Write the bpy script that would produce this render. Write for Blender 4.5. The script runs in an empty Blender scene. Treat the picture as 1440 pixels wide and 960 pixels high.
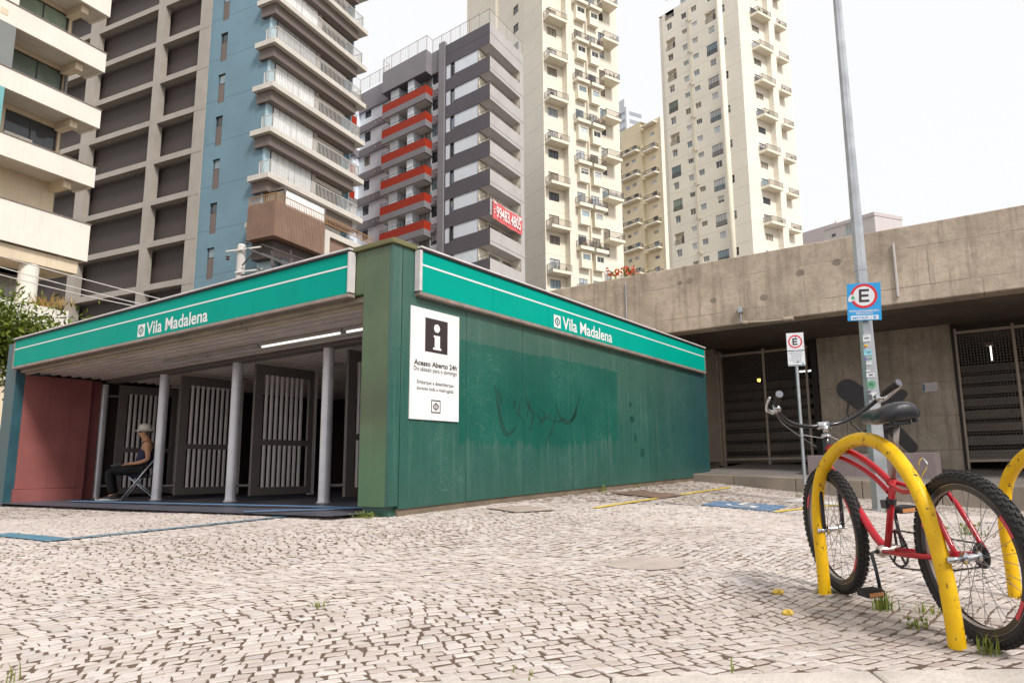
import bpy, bmesh, math, random
from mathutils import Vector, Matrix
random.seed(7)
D = bpy.data
col = bpy.context.scene.collection
R = math.radians
# ------------------------------------------------------------------ helpers
class Frame:
    """plan frame: x runs along the right-hand face, y along the left-hand face of a corner"""
    def __init__(s, ox, oy, aR, aL, oz=0.0):
        s.o = Vector((ox, oy, oz)); s.dx = Vector((math.cos(R(aR)), math.sin(R(aR)), 0)); s.dy = Vector((math.cos(R(aL)), math.sin(R(aL)), 0))
    def m(s, p): return s.dx*p[0] + s.dy*p[1] + Vector((0, 0, p[2]))
    def w(s, p): return s.o + s.m(p)
class MB:
    def __init__(s, fr=None, off=(0, 0, 0)):
        s.v = []; s.f = []; s.fr = fr; s.off = Vector(off)
    def add(s, vs, fs):
        n = len(s.v); s.v += [Vector(p) for p in vs]; s.f += [tuple(i+n for i in f) for f in fs]
    def box(s, x0, x1, y0, y1, z0, z1):
        if x0 > x1: x0, x1 = x1, x0
        if y0 > y1: y0, y1 = y1, y0
        if z0 > z1: z0, z1 = z1, z0
        s.add([(x0,y0,z0),(x1,y0,z0),(x1,y1,z0),(x0,y1,z0),(x0,y0,z1),(x1,y0,z1),(x1,y1,z1),(x0,y1,z1)],
              [(0,3,2,1),(4,5,6,7),(0,1,5,4),(1,2,6,5),(2,3,7,6),(3,0,4,7)])
        return s
    def poly(s, pts): s.add(pts, [tuple(range(len(pts)))]); return s
    def prism(s, pts, d):
        """closed polygon extruded by vector d"""
        n = len(pts); d = Vector(d); a = [Vector(p) for p in pts]; b = [p+d for p in a]
        s.add(a+b, [tuple(range(n-1,-1,-1)), tuple(range(n,2*n))]+[(i,(i+1)%n,n+(i+1)%n,n+i) for i in range(n)]); return s
    def tube(s, path, r, n=8, caps=True, closed=False):
        P = [Vector(p) for p in path]; k = len(P); rr = r if isinstance(r, (list, tuple)) else [r]*k
        up = None; base = len(s.v); 
        for i in range(k):
            if closed: t = P[(i+1)%k]-P[i-1]
            else: t = P[min(i+1,k-1)]-P[max(i-1,0)]
            if t.length < 1e-9: t = Vector((0,0,1))
            t.normalize()
            if up is None:
                up = Vector((0,0,1)) if abs(t.z) < .9 else Vector((1,0,0))
            a = t.cross(up); 
            if a.length < 1e-6: a = t.orthogonal()
            a.normalize(); up = a.cross(t).normalized()
            for j in range(n):
                an = 2*math.pi*j/n + math.pi/n; s.v.append(P[i]+(a*math.cos(an)+up*math.sin(an))*rr[i])
        for i in range(k if closed else k-1):
            for j in range(n):
                i2 = (i+1)%k
                s.f.append((base+i*n+j, base+i*n+(j+1)%n, base+i2*n+(j+1)%n, base+i2*n+j))
        if caps and not closed:
            s.f.append(tuple(base+j for j in range(n-1,-1,-1))); s.f.append(tuple(base+(k-1)*n+j for j in range(n)))
        return s
    def lathe(s, c, prof, n=24, axis='z', caps=True):
        base = len(s.v); c = Vector(c); k = len(prof)
        for r, h in prof:
            for j in range(n):
                a = 2*math.pi*j/n; q = (r*math.cos(a), r*math.sin(a), h)
                if axis == 'y': q = (q[0], q[2], q[1])
                if axis == 'x': q = (q[2], q[0], q[1])
                s.v.append(c+Vector(q))
        for i in range(k-1):
            for j in range(n):
                s.f.append((base+i*n+j, base+i*n+(j+1)%n, base+(i+1)*n+(j+1)%n, base+(i+1)*n+j))
        if caps:
            s.f.append(tuple(base+j for j in range(n-1,-1,-1))); s.f.append(tuple(base+(k-1)*n+j for j in range(n)))
        return s
    def build(s, name, mat, parent=None, loc=None, smooth=False, bevel=0, xf=None):
        me = D.meshes.new(name)
        vs = s.v
        if xf: vs = [xf(p) for p in vs]
        if s.fr: vs = [s.fr.m(p - s.off) for p in vs]
        elif s.off.length: vs = [p - s.off for p in vs]
        me.from_pydata([tuple(p) for p in vs], [], s.f); me.update()
        bm = bmesh.new(); bm.from_mesh(me); bmesh.ops.recalc_face_normals(bm, faces=bm.faces); bm.to_mesh(me); bm.free()
        if smooth:
            for p in me.polygons: p.use_smooth = True
        o = D.objects.new(name, me); col.objects.link(o); me.materials.append(mat)
        if parent: o.parent = parent
        if loc is not None: o.location = loc
        elif s.off.length: o.location = s.fr.m(s.off) if s.fr else s.off
        if bevel:
            b = o.modifiers.new('bevel', 'BEVEL'); b.width = bevel; b.segments = 2; b.limit_method = 'ANGLE'; b.angle_limit = R(40)
        return o
def tag(o, label=None, cat=None, group=None, kind=None):
    if label: o['label'] = label
    if cat: o['category'] = cat
    if group: o['group'] = group
    if kind: o['kind'] = kind
    return o
def empty(name, loc, label=None, cat=None, group=None, rz=0):
    o = D.objects.new(name, None); col.objects.link(o); o.location = loc; o.rotation_euler = (0, 0, rz); o.empty_display_size = .3
    return tag(o, label, cat, group)
def inst(src, name, parent=None, loc=None):
    o = D.objects.new(name, src.data); col.objects.link(o)
    if parent: o.parent = parent
    if loc is not None: o.location = loc
    return o
# ------------------------------------------------------------------ materials
def newmat(name):
    m = D.materials.new(name); m.use_nodes = True; nt = m.node_tree; b = nt.nodes['Principled BSDF']; return m, nt, b
def N(nt, t, **k):
    n = nt.nodes.new(t)
    for a, v in k.items(): setattr(n, a, v)
    return n
def mathn(nt, op, a, b=None, c=None):
    n = nt.nodes.new('ShaderNodeMath'); n.operation = op
    for i, x in enumerate((a, b, c)):
        if x is None: continue
        if isinstance(x, (int, float)): n.inputs[i].default_value = x
        else: nt.links.new(x, n.inputs[i])
    return n.outputs[0]
def mixc(nt, fac, a, b, mode='MIX'):
    n = nt.nodes.new('ShaderNodeMix'); n.data_type = 'RGBA'; n.blend_type = mode
    for sck, x in ((n.inputs[0], fac), (n.inputs[6], a), (n.inputs[7], b)):
        if isinstance(x, (int, float)): sck.default_value = x
        elif isinstance(x, tuple): sck.default_value = (x[0], x[1], x[2], 1)
        else: nt.links.new(x, sck)
    return n.outputs[2]
def ramp(nt, src, a, b, lo=0., hi=1.):
    n = nt.nodes.new('ShaderNodeMapRange'); n.inputs[1].default_value = a; n.inputs[2].default_value = b; n.inputs[3].default_value = lo; n.inputs[4].default_value = hi
    nt.links.new(src, n.inputs[0]); return n.outputs[0]
def noise(nt, vec, scale, detail=6, rough=.6):
    n = nt.nodes.new('ShaderNodeTexNoise'); n.inputs['Scale'].default_value = scale; n.inputs['Detail'].default_value = detail; n.inputs['Roughness'].default_value = rough
    nt.links.new(vec, n.inputs['Vector']); return n.outputs['Fac']
def scaled(nt, vec, s):
    n = nt.nodes.new('ShaderNodeMapping'); n.inputs['Scale'].default_value = s; nt.links.new(vec, n.inputs[0]); return n.outputs[0]
def mul(c, k): return tuple(max(0, min(1, x*k)) for x in c)
_mc = {}
def mat(name, c, rough=.6, var=.25, scale=3., metal=0., streak=0., bump=0., bscale=60., floor_h=0., floor_off=0., fine=.0, spec=None):
    """weathered paint / plaster / metal: large blotches, vertical rain streaks, optional storey joints"""
    if name in _mc: return _mc[name]
    m, nt, b = newmat(name); tc = N(nt, 'ShaderNodeTexCoord'); co = tc.outputs['Object']
    f = noise(nt, co, scale); f = ramp(nt, f, .3, .72)
    cc = mixc(nt, f, mul(c, 1-var), mul(c, 1+var*.45))
    if streak:
        s = noise(nt, scaled(nt, co, (4, 4, .18)), 2.2, 5, .65); s = ramp(nt, s, .52, .78)
        cc = mixc(nt, mathn(nt, 'MULTIPLY', s, streak), cc, mul(c, .45))
    if floor_h:
        sp = N(nt, 'ShaderNodeSeparateXYZ'); nt.links.new(co, sp.inputs[0])
        fr_ = mathn(nt, 'FRACT', mathn(nt, 'DIVIDE', mathn(nt, 'ADD', sp.outputs[2], -floor_off), floor_h))
        g = mathn(nt, 'LESS_THAN', fr_, .03)
        cc = mixc(nt, mathn(nt, 'MULTIPLY', g, .32), cc, mul(c, .35))
    if fine:
        g = noise(nt, co, 90, 3, .7); cc = mixc(nt, mathn(nt, 'MULTIPLY', ramp(nt, g, .45, .75), fine), cc, mul(c, .4))
    nt.links.new(cc, b.inputs['Base Color'])
    b.inputs['Metallic'].default_value = metal
    rr = mathn(nt, 'ADD', mathn(nt, 'MULTIPLY', f, .15), rough-.08); nt.links.new(rr, b.inputs['Roughness'])
    if spec is not None: b.inputs['Specular IOR Level'].default_value = spec
    if bump:
        h = noise(nt, co, bscale, 8, .65); bp = N(nt, 'ShaderNodeBump'); bp.inputs['Strength'].default_value = bump; bp.inputs['Distance'].default_value = .02
        nt.links.new(h, bp.inputs['Height']); nt.links.new(bp.outputs[0], b.inputs['Normal'])
    _mc[name] = m; return m
def glass(name, c, rough=.08, spec=.6):
    if name in _mc: return _mc[name]
    m, nt, b = newmat(name); tc = N(nt, 'ShaderNodeTexCoord'); oi = N(nt, 'ShaderNodeObjectInfo')
    f = noise(nt, tc.outputs['Object'], 1.3, 3); v = mathn(nt, 'ADD', mathn(nt, 'MULTIPLY', oi.outputs['Random'], .8), .5)
    cc = mixc(nt, f, mul(c, .6), mul(c, 1.3)); cc = mixc(nt, 1.0, cc, v, 'MULTIPLY')
    if name in ('dark_glass', 'sky_glass'):        # blinds and curtains drawn to a different height in every window
        sp = N(nt, 'ShaderNodeSeparateXYZ'); nt.links.new(tc.outputs['Object'], sp.inputs[0]); r2 = mathn(nt, 'FRACT', mathn(nt, 'MULTIPLY', oi.outputs['Random'], 91.7)); r3 = mathn(nt, 'FRACT', mathn(nt, 'MULTIPLY', oi.outputs['Random'], 17.3))
        up_b = mathn(nt, 'GREATER_THAN', sp.outputs[2], mathn(nt, 'ADD', mathn(nt, 'MULTIPLY', r2, 2.6), .25)); cur = mixc(nt, r3, (.34,.31,.27), (.62,.62,.62))
        fold = N(nt, 'ShaderNodeTexWave'); fold.inputs['Scale'].default_value = 4; nt.links.new(tc.outputs['Object'], fold.inputs['Vector']); cur = mixc(nt, mathn(nt,'MULTIPLY',fold.outputs['Fac'],.25), cur, (.2,.19,.18)); cc = mixc(nt, mathn(nt, 'MULTIPLY', up_b, .85), cc, cur)
    nt.links.new(cc, b.inputs['Base Color']); b.inputs['Roughness'].default_value = rough; b.inputs['Specular IOR Level'].default_value = spec
    _mc[name] = m; return m
def emis(name, c, k):
    m, nt, b = newmat(name); b.inputs['Base Color'].default_value = (*c, 1); b.inputs['Emission Color'].default_value = (*c, 1); b.inputs['Emission Strength'].default_value = k; return m
M = {}
M['conc'] = None
M['white_plaster'] = mat('white_plaster', (.80,.85,.92), .7, .08, .5, streak=.08)
M['grey_dark'] = mat('violet_grey_render', (.125,.112,.130), .75, .15, .4, streak=.25)
M['grey_light'] = mat('light_grey_render', (.50,.475,.47), .75, .12, .4, streak=.15)
M['grey_mid'] = mat('mid_grey_render', (.26,.245,.265), .75, .12, .4, streak=.15)
M['red'] = mat('red_render', (.40,.036,.014), .6, .12, .6, spec=.25)
M['blue'] = mat('blue_render', (.165,.275,.345), .7, .14, .35, streak=.12, floor_h=3.57, floor_off=.98)
M['blue_pale'] = mat('pale_blue_render', (.42,.58,.66), .7, .1, .5)
M['taupe'] = mat('taupe_concrete', (.40,.36,.32), .75, .14, .6, streak=.22)
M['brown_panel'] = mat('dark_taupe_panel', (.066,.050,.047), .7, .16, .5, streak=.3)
M['brown_beam'] = mat('brown_beam', (.17,.135,.12), .7, .15, .6, streak=.2)
M['slab'] = mat('slab_edge', (.66,.62,.56), .75, .12, .8, streak=.25)
M['slat'] = mat('wood_slats', (.27,.17,.125), .6, .2, 1.2, streak=.35)
M['cream1'] = mat('cream_render', (.83,.775,.66), .8, .08, .18, streak=.12, floor_h=3.25, floor_off=1.2)
M['cream2'] = mat('pale_cream_render', (.85,.80,.70), .8, .08, .15, streak=.10, floor_h=3.465, floor_off=2.0)
M['cream3'] = mat('buff_render', (.76,.65,.46), .8, .12, .15, streak=.12, floor_h=3.75, floor_off=1.0)
M['cream_plain'] = mat('cream_plain', (.84,.785,.66), .8, .1, .5)
M['left_wall'] = mat('ivory_render', (.82,.775,.70), .8, .10, .5, streak=.22)
M['left_cream'] = mat('sand_render', (.74,.62,.46), .8, .14, .5, streak=.35)
M['teal'] = mat('teal_render', (.18,.45,.47), .7, .12, .6)
M['mgrey'] = mat('grey_infill', (.22,.23,.23), .6, .12, .6)
M['steel'] = mat('galvanised_steel', (.50,.52,.55), .42, .3, 2.2, metal=.75, streak=.25, fine=.12)
M['rail_dark'] = mat('dark_railing', (.07,.06,.055), .5, .2, 2)
M['rail_pale'] = mat('pale_railing', (.62,.60,.57), .5, .15, 2)
M['rail_wood'] = mat('timber_rail', (.42,.23,.10), .5, .2, 2)
M['frame_dark'] = mat('dark_window_frame', (.05,.048,.05), .5, .2, 2)
M['frame_pale'] = mat('pale_window_frame', (.6,.58,.54), .5, .15, 2)
M['g_dark'] = glass('dark_glass', (.06,.065,.075))
M['g_sky'] = glass('sky_glass', (.30,.40,.46), .12)  # lighter blue base colour stands in for reflected sky
M['g_blind'] = glass('drawn_blind', (.50,.54,.58), .35, .4)
M['g_curtain'] = glass('curtain', (.34,.30,.24), .3, .4)
M['g_screen'] = glass('balcony_glass', (.80,.87,.89), .12, .6)  # pale base colour stands in for the white sky mirrored in the glass
M['g_pale'] = glass('pale_curtain', (.60,.57,.52), .3, .4); M['g_green'] = glass('greenish_blind', (.28,.36,.28), .2, .5)
PANES = ['g_dark','g_dark','g_sky','g_sky','g_blind','g_blind','g_curtain','g_pale']
def wall_holes(mb, face, n, a0, a1, z0, z1, holes):
    """a wall sheet with real openings; face 'L' is the plane x=n seen from -x, 'R' the plane y=n seen from -y.
    hole = (a0,a1,z0,z1,depth[,closed])"""
    P = (lambda a, z, d: (n+d, a, z)) if face == 'L' else (lambda a, z, d: (a, n+d, z))
    H = [h for h in holes if h[1] > a0 and h[0] < a1 and h[3] > z0 and h[2] < z1]
    H = [(max(h[0],a0),min(h[1],a1),max(h[2],z0),min(h[3],z1),h[4],h[5] if len(h) > 5 else True,len(h) > 6) for h in H]
    A = sorted(set([a0,a1]+[round(x,4) for h in H for x in h[:2]])); Zs = sorted(set([z0,z1]+[round(x,4) for h in H for x in h[2:4]]))
    for i in range(len(A)-1):
        am = (A[i]+A[i+1])/2; hh = [h for h in H if h[0] < am < h[1]]
        zrun = None
        for j in range(len(Zs)-1):
            zm = (Zs[j]+Zs[j+1])/2; inside = any(h[2] < zm < h[3] for h in hh)
            if not inside:
                if zrun is None: zrun = Zs[j]
            if inside or j == len(Zs)-2:
                if zrun is not None:
                    ze = Zs[j] if inside else Zs[j+1]
                    mb.poly([P(A[i],zrun,0),P(A[i+1],zrun,0),P(A[i+1],ze,0),P(A[i],ze,0)]); zrun = None
    for (p,q,r,s,d,cl,ns) in H:
        if ns and face == 'L': continue
        mb.poly([P(p,r,0),P(q,r,0),P(q,r,d),P(p,r,d)]); mb.poly([P(p,s,0),P(q,s,0),P(q,s,d),P(p,s,d)])
        if not ns: mb.poly([P(p,r,0),P(p,s,0),P(p,s,d),P(p,r,d)]); mb.poly([P(q,r,0),P(q,s,0),P(q,s,d),P(q,r,d)])
        if cl: mb.poly([P(p,r,d),P(q,r,d),P(q,s,d),P(p,s,d)])
_wc = {}
def window(root, fr, face, n, a, z, w, h, cols=2, frame='frame_pale', pane=None, inset=.12, name='window', t=.05):
    """framed window in the given face; the frame is the part, its panes the sub-part"""
    key = (id(fr), face, round(w,2), round(h,2), cols, frame, t)
    pane = pane or random.choice(PANES)
    loc = fr.m((n+inset, a, z)) if face == 'L' else fr.m((a, n+inset, z))
    if key not in _wc:
        mb = MB(fr); g = MB(fr)
        B = (lambda m_, p,q,r,s,d0,d1: m_.box(d0,d1,p,q,r,s)) if face == 'L' else (lambda m_, p,q,r,s,d0,d1: m_.box(p,q,d0,d1,r,s))
        B(mb,0,w,0,t,-.03,.04); B(mb,0,w,h-t,h,-.03,.04); B(mb,0,t,t,h-t,-.03,.04); B(mb,w-t,w,t,h-t,-.03,.04)
        for k in range(1, cols):
            x = w*k/cols; B(mb,x-t*.5,x+t*.5,t,h-t,-.028,.038)
        B(g,t*.5,w-t*.5,t*.5,h-t*.5,.0,.02)
        o = mb.build(name, M[frame], root, loc); p = g.build('pane', M[pane], o)
        _wc[key] = (o, p)
        return o
    so, sp = _wc[key]
    o = inst(so, name, root, loc); p = inst(sp, 'pane', o)
    p.material_slots[0].link = 'OBJECT'; p.material_slots[0].material = M[pane]
    return o
_rc = {}
def railing(root, fr, pts, z, h=1.0, gap=.13, mt='rail_dark', name='railing', r=.02, post=.02, off=(0,0)):
    """bars and rails following plan points; cached on identical plan offsets"""
    o0 = Vector((pts[0][0], pts[0][1], 0)); q = [(p[0]-o0.x, p[1]-o0.y) for p in pts]
    key = (id(fr), tuple((round(a,2),round(b,2)) for a,b in q), h, gap, mt)
    loc = fr.m((o0.x, o0.y, z))
    if key in _rc: return inst(_rc[key], name, root, loc)
    mb = MB(fr)
    for (xa,ya),(xb,yb) in zip(q[:-1], q[1:]):
        L = math.hypot(xb-xa, yb-ya); n = max(1, int(L/gap))
        mb.tube([(xa,ya,h),(xb,yb,h)], r*1.3, 4); mb.tube([(xa,ya,.08),(xb,yb,.08)], r, 4)
        for i in range(n+1):
            t = i/n; x = xa+(xb-xa)*t; y = ya+(yb-ya)*t; mb.tube([(x,y,0),(x,y,h)], post*(1.6 if i in (0,n) else .75), 4, caps=False)
    o = mb.build(name, M[mt], root, loc); _rc[key] = o; return o
def text_mb(body, fr, face, n, a0, a1, z0, z1, name, mt, parent, bold=.0, mirror=False, d=.004):
    """lettering as real mesh fitted into a rectangle of a face ('L' reads with -y to the right, 'R' with +x to the right)"""
    cu = D.curves.new(name, 'FONT'); cu.body = body; cu.offset = bold; cu.resolution_u = 3
    ob = D.objects.new(name, cu); col.objects.link(ob); bpy.context.view_layer.update()
    me = D.meshes.new_from_object(ob.evaluated_get(bpy.context.evaluated_depsgraph_get()))
    D.objects.remove(ob); D.curves.remove(cu)
    xs = [v.co.x for v in me.vertices]; ys = [v.co.y for v in me.vertices]; x0, x1, y0, y1 = min(xs), max(xs), min(ys), max(ys)
    for v in me.vertices:
        u = (v.co.x-x0)/(x1-x0); w = (v.co.y-y0)/(y1-y0); z = z0+(z1-z0)*w
        p = (n, a1-(a1-a0)*u, z) if face == 'L' else (a0+(a1-a0)*u, n, z)
        v.co = fr.m(p) if fr else Vector(p)
    me.name = name; me.materials.clear(); me.materials.append(M[mt])
    o = D.objects.new(name, me); col.objects.link(o); o.parent = parent
    return o
# ------------------------------------------------------------------ camera, light, sky
sc = bpy.context.scene
cam = D.objects.new('camera', D.cameras.new('camera')); col.objects.link(cam); sc.camera = cam
cm = Matrix(((0.999848944,0.0173807227,0.0),(0.0027608073,-0.158819073,-0.987303844),(-0.0171600544,0.987154706,-0.158843067)))
cam.matrix_world = Matrix.Translation((0,0,.5)) @ cm.to_4x4()
cam.data.sensor_fit = 'HORIZONTAL'; cam.data.sensor_width = 36; cam.data.lens = 983.2345/1440*36
cam.data.shift_x = (720-790)/1440; cam.data.shift_y = (500-480)/1440; cam.data.clip_start = .05; cam.data.clip_end = 5000
SUN_EL, SUN_AZ = R(46), R(146)                     # azimuth measured clockwise from +Y
wd = D.worlds.new('World'); sc.world = wd; wd.use_nodes = True; nt = wd.node_tree
bg = nt.nodes['Background']; sky = N(nt, 'ShaderNodeTexSky'); sky.sky_type = 'NISHITA'; sky.sun_disc = False
sky.sun_elevation = SUN_EL; sky.sun_rotation = SUN_AZ; sky.air_density = 1.0; sky.dust_density = 6.0; sky.ozone_density = 1.0
hz = mixc(nt, .88, sky.outputs[0], (10.1, 10.1, 10.15))   # bright haze over the clear sky
nt.links.new(hz, bg.inputs[0]); bg.inputs[1].default_value = .108
sl = D.lights.new('sun', 'SUN'); sl.energy = 3.4; sl.angle = R(11); sl.color = (1, .955, .89)
so = D.objects.new('sun', sl); col.objects.link(so)
sd = Vector((math.sin(SUN_AZ)*math.cos(SUN_EL), math.cos(SUN_AZ)*math.cos(SUN_EL), math.sin(SUN_EL)))
so.rotation_euler = (-sd).to_track_quat('-Z', 'Y').to_euler(); so.location = (20, -10, 40)
sc.view_settings.view_transform = 'Standard'; sc.view_settings.look = 'None'; sc.view_settings.exposure = 0; sc.view_settings.gamma = 1
sc.render.engine = 'CYCLES'; sc.cycles.max_bounces = 6; sc.cycles.transparent_max_bounces = 8
# ------------------------------------------------------------------ ground shape
GP = [(-1.92,7.78,0),(-.34,10.23,.08),(2.72,15.02,.19),(4.6,13.8,-.04),(7.6,11.86,-.33),(-10.6,13.36,0),(-14,15.5,0),(-6.2,10.5,0),(1.5,4.1,-.2),(1.66,2.9,-.22),(-1,2.6,-.24),(-6,2.6,-.24),(4,2.6,-.26),(9,2.6,-.4),(9,8,-.4),(-12,8,-.1),(-14,3,-.22)]
def solve(A, b):
    n = len(b); A = [r[:]+[b[i]] for i, r in enumerate(A)]
    for i in range(n):
        p = max(range(i, n), key=lambda k: abs(A[k][i])); A[i], A[p] = A[p], A[i]
        for k in range(i+1, n):
            f = A[k][i]/A[i][i]
            if f:
                for j in range(i, n+1): A[k][j] -= f*A[i][j]
    x = [0]*n
    for i in range(n-1, -1, -1): x[i] = (A[i][n]-sum(A[i][j]*x[j] for j in range(i+1, n)))/A[i][i]
    return x
def _u(r2): return 0 if r2 == 0 else .5*r2*math.log(r2)
_n = len(GP); _A = [[0.]*(_n+3) for _ in range(_n+3)]
for i, p in enumerate(GP):
    for j, q in enumerate(GP): _A[i][j] = _u((p[0]-q[0])**2+(p[1]-q[1])**2)
    _A[i][i] += .02
    for k, t in enumerate((1, p[0], p[1])): _A[i][_n+k] = t; _A[_n+k][i] = t
_s = solve(_A, [p[2] for p in GP]+[0,0,0])
def gz(x, y):
    x = max(-16, min(11, x)); y = max(2.4, min(17, y))
    return _s[_n]+_s[_n+1]*x+_s[_n+2]*y+sum(_s[k]*_u((x-p[0])**2+(y-p[1])**2) for k, p in enumerate(GP))
# pavement of small hand-cut limestone setts: every stone is a low bevelled block laid in wavering rows over brown sand
m, nt, b = newmat('limestone_setts'); tc = N(nt, 'ShaderNodeTexCoord'); co = tc.outputs['Object']; ge = N(nt, 'ShaderNodeNewGeometry'); rnd = ge.outputs['Random Per Island']
fine = noise(nt, co, 70, 6, .7); big = noise(nt, co, .42, 5, .62); mid = noise(nt, co, 3.1, 5, .65); grain = noise(nt, co, 16, 5, .7)
stone = mixc(nt, rnd, (.475,.415,.385), (.645,.585,.555)); r2_ = mathn(nt,'FRACT',mathn(nt,'MULTIPLY',rnd,37.7))
stone = mixc(nt, mathn(nt,'MULTIPLY',mathn(nt,'GREATER_THAN',r2_,.92),.40), stone, (.40,.31,.26)); stone = mixc(nt, mathn(nt,'MULTIPLY',mathn(nt,'LESS_THAN',r2_,.06),.4), stone, (.42,.41,.42))
stone = mixc(nt, mathn(nt,'MULTIPLY',ramp(nt, fine, .40, .72),.42), stone, (.36,.29,.245)); stone = mixc(nt, mathn(nt,'MULTIPLY',ramp(nt, grain, .5, .75),.38), stone, (.38,.30,.25))
stone = mixc(nt, mathn(nt,'MULTIPLY',ramp(nt, big, .44, .70),.36), stone, (.34,.27,.23)); stone = mixc(nt, mathn(nt,'MULTIPLY',ramp(nt, mid, .54, .78),.34), stone, (.36,.27,.21))
vd_ = N(nt,'ShaderNodeVectorMath'); vd_.operation = 'DISTANCE'; nt.links.new(co, vd_.inputs[0]); vd_.inputs[1].default_value = (1.42,3.45,-.2); rack_dark = ramp(nt, mathn(nt,'ADD',vd_.outputs['Value'],mathn(nt,'MULTIPLY',mid,.7)), .55, 1.15, .55, 0)  # mask that turns the setts darker and browner around the rack
stone = mixc(nt, rack_dark, stone, (.21,.165,.13)); nt.links.new(stone, b.inputs['Base Color']); b.inputs['Roughness'].default_value = .62; bp = N(nt, 'ShaderNodeBump'); bp.inputs['Strength'].default_value = .55; bp.inputs['Distance'].default_value = .006; nt.links.new(mathn(nt,'ADD',fine,grain), bp.inputs['Height']); nt.links.new(bp.outputs[0], b.inputs['Normal'])
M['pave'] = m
M['sand'] = mat('brown_joint_sand', (.15,.098,.068), .95, .35, 2.2, bump=.6, bscale=120, fine=.3)
M['asphalt'] = mat('asphalt', (.06,.058,.056), .9, .25, 2, bump=.5, bscale=90)
M['kerb'] = mat('granite_kerb', (.60,.54,.485), .8, .35, 2.5, bump=.5, bscale=40, fine=.45)
M['earth'] = mat('earth', (.16,.13,.10), .95, .3, .05)
def under(x, y):
    dx_, dy_ = x+1.924, y-7.778; a = dx_*.5421+dy_*.8403; b_ = -dx_*.8403+dy_*.5421
    return .45 if (.05 < a < 9.2 and .45 < b_ < 10.62) else 0
mb = MB(); st = .25; X0, X1, Y0, Y1 = -26, 16, 2.62, 21.12; nx = int((X1-X0)/st); ny = int((Y1-Y0)/st)
mb.v = [Vector((X0+i*st, Y0+j*st, gz(X0+i*st, Y0+j*st)-.0045-under(X0+i*st, Y0+j*st))) for j in range(ny+1) for i in range(nx+1)]
mb.f = [(j*(nx+1)+i, j*(nx+1)+i+1, (j+1)*(nx+1)+i+1, (j+1)*(nx+1)+i) for j in range(ny) for i in range(nx)]
nbase = len(mb.f); gzc = {}
def gzf(x, y):                                     # bilinear lookup of the ground shape
    i = math.floor(x*2); j = math.floor(y*2); v = []
    for a, c in ((i,j),(i+1,j),(i,j+1),(i+1,j+1)):
        if (a,c) not in gzc: gzc[(a,c)] = gz(a/2, c/2)
        v.append(gzc[(a,c)])
    u, w = x*2-i, y*2-j; return (v[0]*(1-u)+v[1]*u)*(1-w)+(v[2]*(1-u)+v[3]*u)*w
rs = random.Random(11); ct, sn = math.cos(R(36)), math.sin(R(36))
def lay(u, v):
    u2 = u+.16*math.sin(v*1.9+.6)+.10*math.sin(v*.7-u*.5); v2 = v+.17*math.sin(u*1.55+.4)+.12*math.sin(u*.62+v*.8)+.03*math.sin(u*4.1+v*2.3)
    return u2*ct-v2*sn, u2*sn+v2*ct
v_ = -6.0
while v_ < 24:
    hrow = rs.uniform(.058,.077); u_ = -16+rs.uniform(0,.1)
    while u_ < 16:
        wst = rs.uniform(.056,.098)
        cx, cy = lay(u_+wst/2, v_+hrow/2)
        far = cy > 9.5
        if 2.63 < cy < 17 and -.92*cy-1.2 < cx < .78*cy+.9 and not under(cx, cy):
            g = .0034; g2 = .0046; j_ = lambda: rs.uniform(-.0078,.0078); q = []
            for (a, c) in ((u_+g,v_+g2),(u_+wst-g,v_+g2),(u_+wst-g,v_+hrow-g2),(u_+g,v_+hrow-g2)): q.append(lay(a+j_(), c+j_()))
            zc = gzf(cx, cy); dz = rs.uniform(-.003,.0025); tx, ty = rs.uniform(-.05,.05), rs.uniform(-.05,.05); n0 = len(mb.v)
            for (a, c) in q: mb.v.append(Vector((a, c, zc-.016)))
            for (a, c) in q: mb.v.append(Vector((cx+(a-cx)*.965, cy+(c-cy)*.965, zc-.003+dz+(a-cx)*tx+(c-cy)*ty)))
            if not far:
                for (a, c) in q: mb.v.append(Vector((cx+(a-cx)*.86, cy+(c-cy)*.86, zc-.0006+dz+(a-cx)*tx+(c-cy)*ty)))
            for k in range(4): mb.f.append((n0+k, n0+(k+1)%4, n0+4+(k+1)%4, n0+4+k))
            if far: mb.f.append((n0+4,n0+5,n0+6,n0+7))
            else:
                for k in range(4): mb.f.append((n0+4+k, n0+4+(k+1)%4, n0+8+(k+1)%4, n0+8+k))
                mb.f.append((n0+8,n0+9,n0+10,n0+11))
        u_ += wst
    v_ += hrow
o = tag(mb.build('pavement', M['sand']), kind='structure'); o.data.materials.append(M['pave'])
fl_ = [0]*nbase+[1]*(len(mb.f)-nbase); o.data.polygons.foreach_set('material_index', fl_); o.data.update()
mb = MB(); x = -14.0
while x < 12:
    L = random.uniform(.85, 1.15); a = gz(x, 2.6)+.008; c_ = gz(x+L, 2.6)+.008; g = .002
    mb.add([(x+g,2.42,-.7),(x+L-g,2.42,-.7),(x+L-g,2.618,-.7),(x+g,2.618,-.7),(x+g,2.44,a-.01),(x+L-g,2.44,c_-.01),(x+L-g,2.618,c_),(x+g,2.618,a)],[(0,3,2,1),(4,5,6,7),(0,1,5,4),(1,2,6,5),(2,3,7,6),(3,0,4,7)]); x += L
tag(mb.build('kerb', M['kerb'], bevel=.014), kind='structure')
mb = MB(); mb.poly([(-300,-40,-.42),(300,-40,-.42),(300,2.5,-.42),(-300,2.5,-.42)]); tag(mb.build('road', M['asphalt']), kind='structure')
mb = MB(); mb.poly([(-2500,-2500,-.9),(2500,-2500,-.9),(2500,2500,-.9),(-2500,2500,-.9)]); tag(mb.build('ground', M['earth']), kind='structure')
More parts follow.
